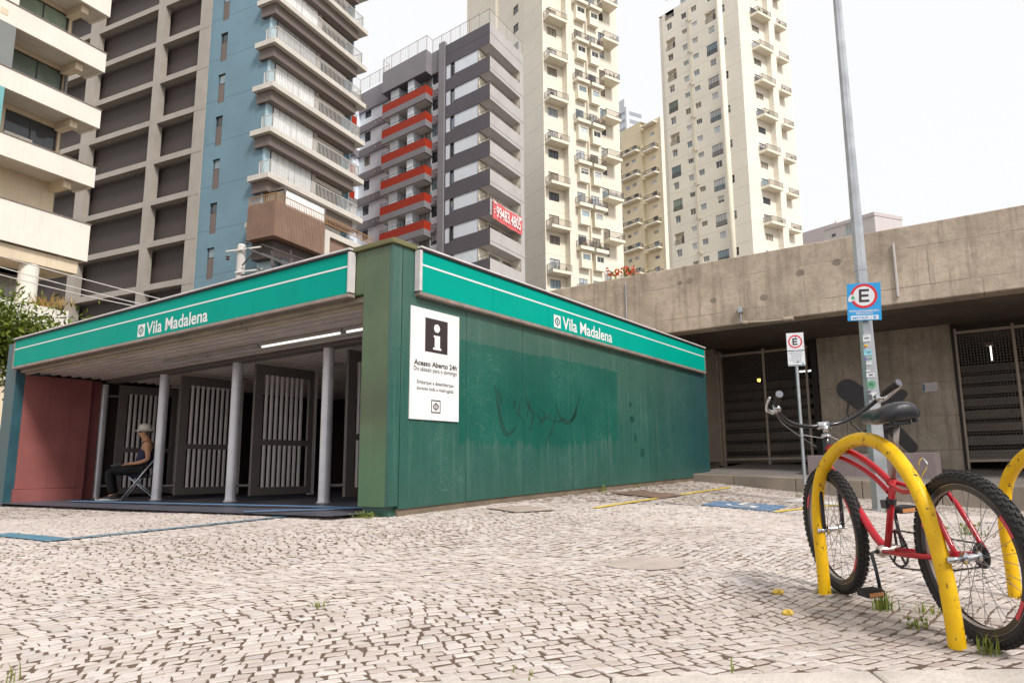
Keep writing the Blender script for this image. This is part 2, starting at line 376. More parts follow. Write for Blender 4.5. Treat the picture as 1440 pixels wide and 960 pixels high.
# painted marks and plates that follow the ground
def drape(mb, quad, nu, nv, up):
    q = [Vector((p[0], p[1])) for p in quad]; n0 = len(mb.v)
    for j in range(nv+1):
        for i in range(nu+1):
            u, v = i/nu, j/nv; p = (q[0]*(1-u)+q[1]*u)*(1-v)+(q[3]*(1-u)+q[2]*u)*v; mb.v.append(Vector((p.x, p.y, gz(p.x, p.y)+up)))
    for j in range(nv):
        for i in range(nu): a = n0+j*(nu+1)+i; mb.f.append((a, a+1, a+nu+2, a+nu+1))
def stripe(pts, w, mt, name='painted_line', up=.008):
    mb = MB(); P = [Vector(p) for p in pts]; off = []
    for i in range(len(P)):
        d = (P[min(i+1,len(P)-1)]-P[max(i-1,0)]).normalized(); off.append(Vector((-d.y, d.x))*w/2)
    for i in range(len(P)-1):
        drape(mb, [P[i]-off[i], P[i+1]-off[i+1], P[i+1]+off[i+1], P[i]+off[i]], max(2, int((P[i+1]-P[i]).length/.15)), 2, up)
    return tag(mb.build(name, M[mt], smooth=True), kind='structure')
def paint(name, c, wear=.5):
    m, nt, b = newmat(name); tc = N(nt, 'ShaderNodeTexCoord'); f = noise(nt, tc.outputs['Object'], 9, 7, .75); f = ramp(nt, f, .48, .66)
    cc = mixc(nt, mathn(nt,'MULTIPLY',f,wear), c, (.42,.37,.34)); nt.links.new(cc, b.inputs['Base Color']); b.inputs['Roughness'].default_value = .6
    h = noise(nt, tc.outputs['Object'], 30, 4); bp = N(nt,'ShaderNodeBump'); bp.inputs['Strength'].default_value = .5; bp.inputs['Distance'].default_value = .01; nt.links.new(h, bp.inputs['Height']); nt.links.new(bp.outputs[0], b.inputs['Normal']); return m
M['p_blue'] = paint('worn_blue_paint', (.060,.185,.27), .35); M['p_yel'] = paint('yellow_road_paint', (.68,.47,.03), .35); M['p_white'] = paint('worn_white_paint', (.66,.64,.62), .5); M['p_acc'] = paint('blue_parking_paint', (.085,.17,.30), .55)
stripe([(-5.85,7.40),(-5.2,7.0),(-4.66,6.64)], .20, 'p_blue'); stripe([(-4.72,6.62),(-4.03,7.30),(-3.25,8.12),(-2.75,8.62)], .11, 'p_blue', up=.012)
stripe([(.37,8.82),(1.3,10.4),(2.2,11.98),(3.2,13.7)], .085, 'p_yel'); stripe([(2.62,8.9),(4.2,10.9)], .08, 'p_yel')
stripe([(1.0,9.9),(2.2,9.3),(2.9,8.55)], .03, 'p_acc'); stripe([(4.9,8.5),(6.6,8.0)], .06, 'p_acc')
PQ = [Vector((1.83,9.62)),Vector((2.60,9.0)),Vector((3.14,10.02)),Vector((2.25,10.42))]
mb = MB(); drape(mb, PQ, 10, 8, .008); tag(mb.build('parking_mark', M['p_acc'], smooth=True), kind='structure')
def pq(u, v): return (PQ[0]*(1-u)+PQ[1]*u)*(1-v)+(PQ[3]*(1-u)+PQ[2]*u)*v
mb = MB()
def pstrip(pts, w):
    for (a, b_) in zip(pts[:-1], pts[1:]):
        a, b_ = Vector(a), Vector(b_); d = (b_-a).normalized(); n_ = Vector((-d.y, d.x))*w/2
        drape(mb, [pq(*(a-n_)), pq(*(b_-n_)), pq(*(b_+n_)), pq(*(a+n_))], 3, 1, .014)
pstrip([(.5+.2*math.cos(t*.5), .42+.24*math.sin(t*.5)) for t in range(6,14)], .06); pstrip([(.44,.86),(.44,.48),(.64,.46),(.70,.2),(.78,.2)], .07); pstrip([(.44,.68),(.62,.66)], .05); pstrip([(.40,.93),(.48,.93)], .1)
tag(mb.build('parking_symbol', M['p_white'], smooth=True), kind='structure')
mb = MB(); drape(mb, [(3.3,11.0),(4.0,10.5),(4.5,11.4),(3.9,11.8)], 6, 6, .007); tag(mb.build('faded_paint', M['p_white'], smooth=True), kind='structure')
M['rust'] = mat('rusty_plate', (.20,.125,.09), .75, .3, 5, fine=.3, bump=.25); M['cast'] = mat('cast_cover', (.44,.35,.295), .8, .3, 6, fine=.4, bump=.3)
def cover(quad, mt, label):
    r = empty('access_cover', (sum(p[0] for p in quad)/4, sum(p[1] for p in quad)/4, 0), label, 'cover'); off = r.location
    mb = MB(off=off); drape(mb, quad, 6, 6, .011); mb.build('plate', M[mt], r, loc=(0,0,0), smooth=True)
    mb = MB(off=off); c_ = Vector((off.x, off.y))
    for i in range(4):
        a, b_ = Vector(quad[i]), Vector(quad[(i+1)%4]); drape(mb, [a, b_, b_+(b_-c_)*.03, a+(a-c_)*.03], 6, 1, .009)
    mb.build('rim', M['sand'], r, loc=(0,0,0))
cover([(.75,11.28),(1.42,10.48),(1.88,11.3),(1.24,12.02)], 'rust', 'brown metal cover set in the pavement beside the green wall and yellow line')
cover([(-.95,8.72),(-.55,8.2),(-.1,8.5),(-.5,9.05)], 'cast', 'pale concrete cover in the pavement by the foot of the green wall')
M['mortar'] = mat('mortar_repair', (.46,.385,.345), .85, .2, 5, fine=.35, bump=.4)
mb = MB(); pts = [(.56+.30*math.cos(k*.3927)*rs.uniform(.8,1.1), 5.02+.27*math.sin(k*.3927)*rs.uniform(.8,1.1)) for k in range(16)]; mb.v = [Vector((.56,5.02,gz(.56,5.02)+.006))]+[Vector((a,c,gz(a,c)+.004)) for a,c in pts]; mb.f = [(0,1+k,1+(k+1)%16) for k in range(16)]; tag(mb.build('mortar_patch', M['mortar'], smooth=True), kind='structure')
# ------------------------------------------------------------------ metro station entrance
S = Frame(-1.924, 7.778, 57.178, 147.178)
def sloc(p): return S.w(p)
def zs(x, y): p = S.w((x, y, 0)); return gz(p.x, p.y)
# green wall paint: old blue-green panels, a fresher repainted rectangle with a ragged lower edge, grime and drips
m, nt, b = newmat('green_wall_paint'); tc = N(nt, 'ShaderNodeTexCoord'); co = tc.outputs['Object']
mp = N(nt, 'ShaderNodeVectorRotate'); mp.rotation_type = 'Z_AXIS'; mp.inputs['Angle'].default_value = -R(57.178); nt.links.new(co, mp.inputs['Vector'])
sp = N(nt, 'ShaderNodeSeparateXYZ'); nt.links.new(mp.outputs[0], sp.inputs[0]); sx, sz = sp.outputs[0], sp.outputs[2]
f1 = noise(nt, co, .9, 6, .62); f2 = noise(nt, scaled(nt, co, (5,5,.25)), 2.2, 6, .65); f3 = noise(nt, co, 5.5, 6, .7); f4 = noise(nt, co, 26, 5, .7)
base = mixc(nt, ramp(nt, f1, .35, .7), (.017,.086,.069), (.033,.116,.092)); base = mixc(nt, ramp(nt, mathn(nt,'ADD',sz,mathn(nt,'MULTIPLY',f1,.6)), 1.5, 2.6, 0, .42), base, (.075,.142,.108)); base = mixc(nt, mathn(nt,'MULTIPLY',ramp(nt, f2, .5, .75),.45), base, (.10,.19,.155))  # paler towards the top: reflected light painted into the colour
base = mixc(nt, mathn(nt,'MULTIPLY',ramp(nt, f3, .58, .72),.40), base, (.015,.070,.058)); base = mixc(nt, ramp(nt, sx, 6.4, 9.2, 0, .75), base, (.016,.062,.072))  # right end darker and bluer: shade of the concrete beam painted in
rag = mathn(nt,'ADD',mathn(nt,'MULTIPLY',mathn(nt,'ADD',f3,-.5),.30),mathn(nt,'MULTIPLY',mathn(nt,'ADD',f2,-.5),.55))
inx = mathn(nt,'MULTIPLY',mathn(nt,'GREATER_THAN',sx,1.16),mathn(nt,'LESS_THAN',mathn(nt,'ADD',sx,mathn(nt,'MULTIPLY',rag,.15)),5.33))
low = mathn(nt,'ADD',mathn(nt,'ADD',rag,.84),mathn(nt,'MULTIPLY',mathn(nt,'GREATER_THAN',sx,4.4),.10))
inz = mathn(nt,'MULTIPLY',mathn(nt,'GREATER_THAN',sz,low),mathn(nt,'LESS_THAN',mathn(nt,'ADD',sz,mathn(nt,'MULTIPLY',rag,.12)),mathn(nt,'ADD',2.14,mathn(nt,'MULTIPLY',mathn(nt,'GREATER_THAN',sx,2.95),.03))))
fresh = mixc(nt, ramp(nt, f1, .35, .7), (.002,.082,.060), (.006,.112,.083)); base = mixc(nt, mathn(nt,'MULTIPLY',mathn(nt,'MULTIPLY',inx,inz),.72), base, fresh)
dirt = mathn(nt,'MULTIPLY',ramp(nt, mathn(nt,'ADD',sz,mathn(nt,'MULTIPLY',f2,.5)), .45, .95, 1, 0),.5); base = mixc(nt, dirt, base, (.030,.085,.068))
sc_ = N(nt,'ShaderNodeTexNoise'); sc_.inputs['Scale'].default_value = 3.2; sc_.inputs['Detail'].default_value = 9; sc_.inputs['Distortion'].default_value = 2.5; nt.links.new(scaled(nt, co, (1,1,1.6)), sc_.inputs['Vector'])
scr = mathn(nt,'LESS_THAN',mathn(nt,'ABSOLUTE',mathn(nt,'ADD',sc_.outputs['Fac'],-.5)),.004); base = mixc(nt, mathn(nt,'MULTIPLY',mathn(nt,'MULTIPLY',scr,ramp(nt,f1,.5,.6)),.35), base, (.30,.42,.38))
chip = ramp(nt, f4, .73, .76); base = mixc(nt, mathn(nt,'MULTIPLY',chip,.35), base, (.02,.045,.04)); nt.links.new(base, b.inputs['Base Color'])
nt.links.new(mathn(nt,'ADD',mathn(nt,'MULTIPLY',f3,.3),.16), b.inputs['Roughness']); bp = N(nt,'ShaderNodeBump'); bp.inputs['Strength'].default_value = .12; bp.inputs['Distance'].default_value = .02; nt.links.new(f1, bp.inputs['Height']); nt.links.new(bp.outputs[0], b.inputs['Normal'])
M['gwall'] = m
# olive corner pillar: darker weathered band at mid height
m, nt, b = newmat('olive_green_paint'); tc = N(nt, 'ShaderNodeTexCoord'); co = tc.outputs['Object']; sp = N(nt,'ShaderNodeSeparateXYZ'); nt.links.new(co, sp.inputs[0])
f1 = noise(nt, co, 1.6, 6, .6); f2 = noise(nt, scaled(nt, co, (5,5,.3)), 2, 6, .65)
c_ = mixc(nt, ramp(nt, f1, .3, .7), (.062,.105,.052), (.10,.145,.075)); c_ = mixc(nt, mathn(nt,'MULTIPLY',ramp(nt,f2,.5,.75),.5), c_, (.14,.15,.085)); c_ = mixc(nt, ramp(nt, sp.outputs[2], .5, 1.0, .55, 0), c_, (.05,.15,.075))
bnd = mathn(nt,'MULTIPLY',ramp(nt, sp.outputs[2], .95, 1.15),ramp(nt, sp.outputs[2], 1.35, 1.7, 1, 0)); c_ = mixc(nt, mathn(nt,'MULTIPLY',mathn(nt,'MULTIPLY',bnd,f1),.85), c_, (.04,.04,.022))
nt.links.new(c_, b.inputs['Base Color']); b.inputs['Roughness'].default_value = .42; M['olive'] = m
M['petrol'] = mat('petrol_paint', (.035,.105,.135), .45, .3, 1.5, streak=.4)
M['coping'] = mat('olive_coping', (.17,.165,.07), .6, .3, 3, streak=.2)
M['fascia'] = mat('turquoise_acrylic', (.0,.34,.265), .5, .08, .9, streak=.05, spec=.05)
M['white'] = mat('white_vinyl', (.80,.80,.80), .45, .06, 3)
M['floor_blue'] = paint('floor_blue_paint', (.10,.24,.44), .25); M['white_metal'] = mat('white_trim', (.66,.62,.62), .45, .2, 4, streak=.3)
M['rim'] = mat('brownish_rim', (.30,.24,.21), .5, .3, 5, streak=.3, fine=.2)
M['black'] = mat('black_print', (.035,.022,.024), .5, .1, 5)
M['dkgreen'] = mat('dark_green_print', (.0,.13,.105), .5, .1, 5)
M['graf'] = mat('dark_green_spray', (.004,.058,.043), .55, .3, 6)
M['plinthc'] = mat('base_concrete', (.20,.155,.11), .85, .35, 3, fine=.4, bump=.4)
M['ceil'] = mat('corrugated_sheet', (.60,.54,.49), .55, .22, 1.5, streak=.2)
M['gutter'] = mat('cream_gutter', (.40,.34,.26), .55, .25, 2, streak=.4)
M['col'] = mat('silver_column', (.86,.84,.88), .35, .18, 2.5, metal=.25, streak=.3, fine=.12)
M['gate'] = mat('dark_gate_frame', (.19,.165,.155), .5, .2, 2)
M['slatg'] = mat('grey_gate_slats', (.74,.68,.67), .5, .18, 3, streak=.2)
M['redwall'] = mat('dull_red_panel', (.31,.10,.092), .6, .22, 1.2, streak=.35)
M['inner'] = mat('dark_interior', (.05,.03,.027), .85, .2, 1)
M['sfloor'] = mat('dark_slate_floor', (.095,.095,.12), .45, .3, 2.5, fine=.3)
M['tube'] = emis('lit_tube', (1,.97,.95), 1.15); M['tube_off'] = mat('tube_housing', (.5,.47,.45), .4, .1, 3); M['tube_dim'] = emis('dim_tube', (1,.95,.75), .6)
st = empty('metro_station', S.o, 'low green metro entrance with open gates on the left and a long blank wall', 'metro station')
xs = [.155,1.29,2.52,3.81,4.98,6.2,7.4,8.55,9.6]
for a, c_ in zip(xs[:-1], xs[1:]):
    mb = MB(S); g = .004; za, zc = zs(a,0)+.075, zs(c_,0)+.075 if c_ < 8.6 else .30
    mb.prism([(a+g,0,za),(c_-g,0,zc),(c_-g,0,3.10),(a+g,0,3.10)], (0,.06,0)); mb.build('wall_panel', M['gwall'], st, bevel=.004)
mb = MB(S); mb.box(0,.145,.0,.05,.12,3.10); mb.build('corner_strip', M['gwall'], st)
mb = MB(S); mb.prism([(.16,.02,-.3),(9.55,.02,-.3),(9.55,.02,.3),(8.55,.02,zs(8.5,0)+.105),(.16,.02,zs(0,0)+.105)], (0,.12,0)); mb.build('base_strip', M['plinthc'], st)
mb = MB(S); mb.box(0.003,.5,.05,.49,.11,3.10); mb.box(.003,.45,.49,.68,2.575,3.10); mb.build('corner_pillar', M['olive'], st, bevel=.006)
mb = MB(S); mb.box(.05,.45,.06,.46,-.2,.11); mb.build('pillar_foot', M['gwall'], st)
mb = MB(S); mb.box(.0,.55,10.22,10.70,-.2,3.10); mb.build('end_pillar', M['petrol'], st, bevel=.008)
mb = MB(S); mb.box(-.035,.75,-.035,.74,3.105,3.165); mb.build('coping', M['coping'], st, bevel=.008)
mb = MB(S); mb.box(.02,9.55,.08,10.68,3.0,3.09); mb.build('roof', M['plinthc'], st)
# corrugated ceiling running parallel to the front
mb = MB(S); x = .22; zc = 2.5
prof = []
while x < 7.4: prof += [(x,zc),(x+.05,zc),(x+.085,zc+.045),(x+.15,zc+.045),(x+.185,zc)]; x += .185
n0 = len(mb.v)
for (px, pz) in prof: mb.v += [Vector((px,.5,pz)), Vector((px,10.25,pz))]
mb.f += [(2*i,2*i+1,2*i+3,2*i+2) for i in range(len(prof)-1)]
mb.build('ceiling', M['ceil'], st)
for a, c_ in ((.52,3.0),(3.02,5.5),(5.52,8.0),(8.02,10.2)):
    mb = MB(S); mb.box(.06,.16,a,c_,2.50,2.565); mb.tube([(.17,a,2.50),(.17,c_,2.50)], .035, 8); mb.build('gutter', M['gutter'], st)
mb = MB(S); mb.box(1.6,1.8,.5,10.2,2.44,2.495); mb.build('header_beam', M['gate'], st)
for y in (3.2,5.65,8.07,10.5):
    mb = MB(S); mb.lathe((1.7,y,0), [(.115,.0),(.115,.05),(.092,.06),(.088,.13),(.088,2.44)], 20); mb.build('column', M['col'], st, smooth=False, bevel=0)
    if y > 10: 
        pass
    yy = y-.17
    mb = MB(S)
    x0, x1 = 1.93, 3.17
    mb.box(x0,x0+.17,yy-.03,yy+.03,.12,2.44); mb.box(x1-.10,x1,yy-.03,yy+.03,.12,2.44); mb.box(x0+.17,x1-.1,yy-.03,yy+.03,2.26,2.44); mb.box(x0+.17,x1-.1,yy-.03,yy+.03,.12,.26); mb.box(x0+.17,x1-.1,yy-.03,yy+.03,1.0,1.10)
    mb.tube([(1.76,y,.3),(1.95,yy,.3)], .025, 6); mb.tube([(1.76,y,2.2),(1.95,yy,2.2)], .025, 6)
    g = mb.build('gate', M['gate'], st, bevel=.004)
    for zz0, zz1 in ((.26,1.0),(1.10,2.26)):
        for k in range(8):
            xx = x0+.24+k*.105
            b2 = MB(S); b2.tube([(xx,yy-.012,zz0),(xx,yy-.012,zz1)], .031, 6, caps=False); b2.build('bar', M['slatg'], g)
    # second, narrower leaf folded behind the first
    mb = MB(S); mb.box(3.19,3.26,yy-.02,yy+.10,.10,2.46); mb.build('gate_post', M['slatg'], st)
mb = MB(S); mb.box(.16,1.33,10.2,10.26,.29,2.47); mb.build('red_wall', M['redwall'], st); mb = MB(S); mb.box(.13,1.31,10.17,10.255,.035,.283); mb.build('kick_plate', M['redwall'], st, bevel=.004)
mb = MB(S); mb.box(1.34,1.60,10.40,10.46,.06,2.49); mb.build('red_wall', M['redwall'], st)
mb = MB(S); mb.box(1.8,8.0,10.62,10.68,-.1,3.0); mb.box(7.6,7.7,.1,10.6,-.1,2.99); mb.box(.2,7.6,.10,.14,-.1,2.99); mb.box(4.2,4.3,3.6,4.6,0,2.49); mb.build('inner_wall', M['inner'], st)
mb = MB(S); mb.box(.56,9.55,10.69,10.74,-.3,3.0); mb.box(9.52,9.58,.1,10.6,.3,3.0); mb.build('back_wall', M['petrol'], st)
mb = MB(S); mb.poly([(-.42,.45,.035),(-.34,2.2,.03),(-.30,3.8,.028),(-.22,7.9,.035),(-.2,10.2,.05),(7.6,10.6,.06),(7.6,.2,.05),(.4,.2,.045)])
o = tag(mb.build('station_floor', M['sfloor']), kind='structure'); o.location = S.o
mb = MB(S); mb.box(.54,.68,1.0,8.9,.062,.066); mb.prism([(-.35,2.1,.05),(-.27,2.2,.05),(.62,1.02,.062),(.58,.92,.062)], (0,0,.004)); o = tag(mb.build('floor_line', M['floor_blue']), kind='structure'); o.location = S.o
for y0, y1, lit in ((.55,1.95,1),(2.0,3.9,1),(3.95,5.3,0),(5.32,6.7,0)):
    mb = MB(S); mb.box(.93,1.03,y0,y1,2.45,2.495); h = mb.build('ceiling_light', M['tube_off'], st); mb = MB(S); mb.tube([(.955,y0+.05,2.435),(.955,y1-.05,2.435)], .015, 8); mb.build('tube', M['tube'] if lit else M['tube_off'], h)
for x, y0, y1 in ((3.6,2.9,3.9),(5.2,3.4,4.4)):
    mb = MB(S); mb.box(x,x+.1,y0,y1,2.44,2.495); h = mb.build('ceiling_light', M['tube_off'], st); mb = MB(S); mb.box(x+.01,x+.09,y0,y1,2.42,2.44); mb.build('tube', M['tube_dim'], h)
# ---- fascia boards
def emblem(face, n, a0, a1, z0, z1, parent, mt, fr):
    """the railway emblem: an up arrow and a down arrow folded round a ring, in a square"""
    P = (lambda u, v: (n, a1-(a1-a0)*u, z0+(z1-z0)*v)) if face == 'L' else (lambda u, v: (a0+(a1-a0)*u, n, z0+(z1-z0)*v))
    mb = MB(fr)
    mb.poly([P(.5,.90),P(.26,.66),P(.40,.66),P(.5,.76),P(.60,.66),P(.74,.66)]); mb.poly([P(.5,.10),P(.74,.34),P(.60,.34),P(.5,.24),P(.40,.34),P(.26,.34)])
    for s_ in (-1, 1):
        ring = []
        for k in range(7): t = -1.0+2.0*k/6; ring.append((.5+s_*.36*math.cos(t), .5+.26*math.sin(t)*1.1))
        inn = []
        for k in range(7): t = 1.0-2.0*k/6; inn.append((.5+s_*.23*math.cos(t), .5+.20*math.sin(t)))
        mb.poly([P(*q) for q in ring+inn])
    mb.poly([P(.44,.36),P(.56,.36),P(.56,.64),P(.44,.64)])
    return mb.build('emblem', M[mt], parent)
def fascia(face, a0, a1, seams, txt, logo, label):
    """turquoise sign board with metal rim, white stripe, station name and emblem"""
    r = empty('station_sign', S.o, label, 'station sign', 'turquoise name boards of the station')
    Bx = (lambda m_, p, q, z0, z1, d0, d1: m_.box(d0, d1, p, q, z0, z1)) if face == 'L' else (lambda m_, p, q, z0, z1, d0, d1: m_.box(p, q, d0, d1, z0, z1))
    ed = [a0]+seams+[a1]
    for p, q in zip(ed[:-1], ed[1:]): mb = MB(S); Bx(mb, p+.003, q-.003, 2.60, 3.10, -.07, -.0035); mb.build('board', M['fascia'], r, bevel=.003)
    mb = MB(S); Bx(mb, a0-.03, a1+.03, 2.545, 2.597, -.085, .02); mb.build('bottom_rim', M['rim'], r, bevel=.012)
    mb = MB(S); Bx(mb, a0-.03, a1+.03, 3.103, 3.125, -.09, .05); mb.build('top_rim', M['black'], r); mb = MB(S); Bx(mb, a0-.03, a1+.03, 3.127, 3.15, -.10, .06); mb.build('top_cap', M['white_metal'], r)
    mb = MB(S); Bx(mb, a0-.045, a0-.002, 2.60, 3.10, -.095, -.004); mb.build('end_trim', M['white_metal'], r, bevel=.006)
    mb = MB(S); Bx(mb, a1+.002, a1+.025, 2.60, 3.10, -.08, -.004); mb.build('end_trim', M['rim'], r)
    mb = MB(S); Bx(mb, a0+.004, a1-.004, 2.918, 2.94, -.0735, -.0705); mb.build('stripe', M['white'], r)
    lg = MB(S); Bx(lg, logo[0], logo[1], 2.63, 2.825, -.074, -.0705); l = lg.build('emblem_square', M['white'], r); emblem(face, -.0765, logo[0], logo[1], 2.63, 2.825, l, 'dkgreen', S)
    text_mb('Vila Madalena', S, face, -.0745, txt[0], txt[1], 2.635, 2.835, 'lettering', 'white', r, bold=.017)
    return r
fascia('L', .675, 10.19, [2.55,4.35,6.2,8.0,9.2], (3.62,5.29), (5.345,5.55), 'turquoise name board above the open gates, facing left')
fascia('R', .385, 9.40, [1.75,3.1,4.55,6.1,7.8], (3.475,5.06), (3.235,3.42), 'turquoise name board along the top of the long green wall')
# ---- information sign on the wall
r = empty('information_sign', S.w((.7,0,1.75)), 'tall white notice with a black square i on the green wall', 'information sign'); SP = Frame(S.o.x, S.o.y, 57.178, 147.178)
def sub(o): o.location = S.o - Vector(r.location); return o
mb = MB(S); mb.box(.28,1.125,-.022,-.003,1.09,2.42); bd = sub(mb.build('board', M['white'], r, bevel=.003))
mb = MB(S); mb.box(.515,.905,-.0255,-.0225,1.905,2.315); sq = sub(mb.build('black_square', M['black'], r))
mb = MB(S); nn = -.029
mb.poly([(.71+.052*math.cos(k*math.pi/10),nn,2.205+.052*math.sin(k*math.pi/10)) for k in range(20)])
mb.poly([(.655,nn,2.115),(.765,nn,2.115),(.765,nn,1.965),(.79,nn,1.965),(.79,nn,1.94),(.645,nn,1.94),(.645,nn,1.965),(.672,nn,1.965),(.672,nn,2.09),(.655,nn,2.09)])
o = mb.build('letter', M['white'], sq)
for body, a0, a1, z0, z1, bo in (('Acesso Aberto 24h',.335,1.08,1.725,1.79,.02),('Do sábado para o domingo',.335,1.08,1.645,1.71,0),('Embarque e desembarque',.39,1.02,1.495,1.555,0),('durante toda a madrugada.',.385,1.03,1.425,1.48,0)):
    sub(text_mb(body, S, 'R', -.0255, a0, a1, z0, z1, 'lettering', 'black', r, bold=bo))
mb = MB(S)
for q in ((.632,.79,1.32,1.332),(.632,.79,1.178,1.19),(.632,.641,1.19,1.32),(.781,.79,1.19,1.32)): mb.box(q[0],q[1],-.0255,-.0225,q[2],q[3])
fb = sub(mb.build('emblem_frame', M['black'], r)); emblem('R', -.0255, .642, .78, 1.192, 1.318, fb, 'black', S)
# ---- scrawl sprayed on the wall and stains
def ribbon(mb, pts, w, n=-.0025):
    P = [Vector((p[0],p[1])) for p in pts]; Q = []
    for i in range(len(P)-1):
        for k in range(6): 
            t = k/6; p0 = P[max(i-1,0)]; p1 = P[i]; p2 = P[i+1]; p3 = P[min(i+2,len(P)-1)]
            Q.append(.5*((2*p1)+(p2-p0)*t+(2*p0-5*p1+4*p2-p3)*t*t+(3*p1-p0-3*p2+p3)*t**3))
    Q.append(P[-1]); L = []
    for i, q in enumerate(Q):
        d = (Q[min(i+1,len(Q)-1)]-Q[max(i-1,0)]).normalized(); nn_ = Vector((-d.y,d.x)); ww = w*(.25+.75*math.sin(math.pi*(i+.6)/(len(Q)+.2)))*random.uniform(.75,1.2)/2; L.append((q+nn_*ww, q-nn_*ww))
    for (a, b_), (c_, d_) in zip(L[:-1], L[1:]): mb.poly([(a.x,n,a.y),(c_.x,n,c_.y),(d_.x,n,d_.y),(b_.x,n,b_.y)])
mb = MB(S)
for pts, w in (([(1.88,1.62),(1.92,1.46),(1.97,1.27),(2.02,1.11),(2.11,.98),(2.23,.99),(2.34,1.08)],.075),([(2.3,1.52),(2.34,1.34),(2.42,1.22)],.04),([(2.32,1.45),(2.27,1.3)],.03),([(2.58,1.56),(2.64,1.4),(2.76,1.27),(2.67,1.02)],.05),([(2.95,1.36),(3.07,1.29),(2.94,1.19)],.035),([(2.86,1.3),(2.98,1.16)],.03),([(3.36,1.48),(3.44,1.31),(3.62,1.21),(3.85,1.28),(4.06,1.64)],.08),([(1.95,1.58),(2.0,1.45),(2.02,1.38)],.05),([(2.45,1.48),(2.42,1.3),(2.5,1.18)],.03),([(2.70,1.50),(2.66,1.36),(2.60,1.22)],.035),([(2.9,1.12),(3.05,1.22),(3.22,1.30)],.03),([(3.95,1.45),(3.9,1.32),(3.78,1.22)],.05),([(3.36,1.31),(3.27,1.11),(3.06,.84)],.045),([(3.12,1.25),(3.4,1.2),(3.7,1.3)],.025)): mb = MB(S); ribbon(mb, pts, w); mb.build('graffiti_stroke', M['graf'], st)
for (x, z, w, h) in ((5.81,1.62,.07,.05),(5.87,1.36,.10,.06),(5.98,1.02,.06,.09),(6.24,.76,.09,.10)):
    mb = MB(S); mb.poly([(x+w*math.cos(k*.45)*random.uniform(.7,1.1),-.003,z+h*math.sin(k*.45)*random.uniform(.7,1.1)) for k in range(14)]); mb.build('stain', M['graf'], st)
# something white left on the roof edge
mb = MB(); r0 = Vector(S.w((7.55,.12,3.2)))
for i in range(7):
    for j in range(12):
        t = math.pi*i/12; a = 2*math.pi*j/12; rr = random.uniform(.85,1.15); mb.v.append(Vector((.2*math.cos(t)*math.cos(a)*rr, .12*math.cos(t)*math.sin(a)*rr, .14*math.sin(t)*rr)))
for i in range(6):
    for j in range(12): mb.f.append((i*12+j, i*12+(j+1)%12, (i+1)*12+(j+1)%12, (i+1)*12+j))
mb.f.append(tuple(range(11,-1,-1)))
o = mb.build('plastic_bag', M['white'], None, loc=S.w((7.4,.22,3.15))); o.rotation_euler = (0,0,R(57)); tag(o, 'crumpled white plastic bag lying on the station roof edge', 'plastic bag')
# ------------------------------------------------------------------ board-marked concrete building
m, nt, b = newmat('board_marked_concrete'); tc = N(nt, 'ShaderNodeTexCoord'); co = tc.outputs['Object']
mp = N(nt, 'ShaderNodeVectorRotate'); mp.rotation_type = 'Z_AXIS'; mp.inputs['Angle'].default_value = -R(57.178); nt.links.new(co, mp.inputs['Vector']); q = mp.outputs[0]
sp = N(nt, 'ShaderNodeSeparateXYZ'); nt.links.new(q, sp.inputs[0])
f1 = noise(nt, q, .8, 8, .68); f2 = noise(nt, scaled(nt, q, (3,3,.22)), 1.6, 7, .7); f3 = noise(nt, q, 7, 8, .72); f4 = noise(nt, q, 40, 5, .7)
c_ = mixc(nt, ramp(nt, f1, .38, .62), (.36,.29,.225), (.56,.465,.375)); c_ = mixc(nt, mathn(nt,'MULTIPLY',ramp(nt, f2, .5, .72),.7), c_, (.17,.125,.09)); c_ = mixc(nt, mathn(nt,'MULTIPLY',ramp(nt, f3, .48, .85),.55), c_, (.19,.145,.105)); c_ = mixc(nt, mathn(nt,'MULTIPLY',ramp(nt, f4, .55, .85),.4), c_, (.13,.10,.075))
br = N(nt,'ShaderNodeTexBrick'); br.inputs['Scale'].default_value = 1; br.inputs['Mortar Size'].default_value = .012; br.inputs['Brick Width'].default_value = 2.35; br.inputs['Row Height'].default_value = .78; br.offset = .37
cb = N(nt,'ShaderNodeCombineXYZ'); nt.links.new(mathn(nt,'ADD',sp.outputs[1],mathn(nt,'MULTIPLY',f3,.03)), cb.inputs[0]); nt.links.new(mathn(nt,'ADD',sp.outputs[2],mathn(nt,'MULTIPLY',f3,.03)), cb.inputs[1]); nt.links.new(cb.outputs[0], br.inputs['Vector'])
c_ = mixc(nt, mathn(nt,'MULTIPLY',mathn(nt,'MULTIPLY',br.outputs['Fac'],ramp(nt,f1,.47,.56)),.5), c_, (.14,.105,.075)); nt.links.new(c_, b.inputs['Base Color']); b.inputs['Roughness'].default_value = .85
hh = mathn(nt,'ADD',mathn(nt,'ADD',f3,mathn(nt,'MULTIPLY',f4,.5)),mathn(nt,'MULTIPLY',br.outputs['Fac'],-.5)); bp = N(nt,'ShaderNodeBump'); bp.inputs['Strength'].default_value = .6; bp.inputs['Distance'].default_value = .025; nt.links.new(hh, bp.inputs['Height']); nt.links.new(bp.outputs[0], b.inputs['Normal']); M['conc'] = m
M['soffit'] = mat('dark_soffit', (.16,.125,.10), .85, .35, .9, fine=.2); M['beige'] = mat('beige_gate_paint', (.40,.32,.25), .6, .2, 2, streak=.3)  # soffit: dark brown tone for the underside slab and the roof
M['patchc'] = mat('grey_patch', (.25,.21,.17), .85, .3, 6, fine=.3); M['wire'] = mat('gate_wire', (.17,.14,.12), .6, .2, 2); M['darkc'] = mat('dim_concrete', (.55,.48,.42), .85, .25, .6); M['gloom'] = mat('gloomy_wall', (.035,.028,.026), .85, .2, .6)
M['sett'] = None
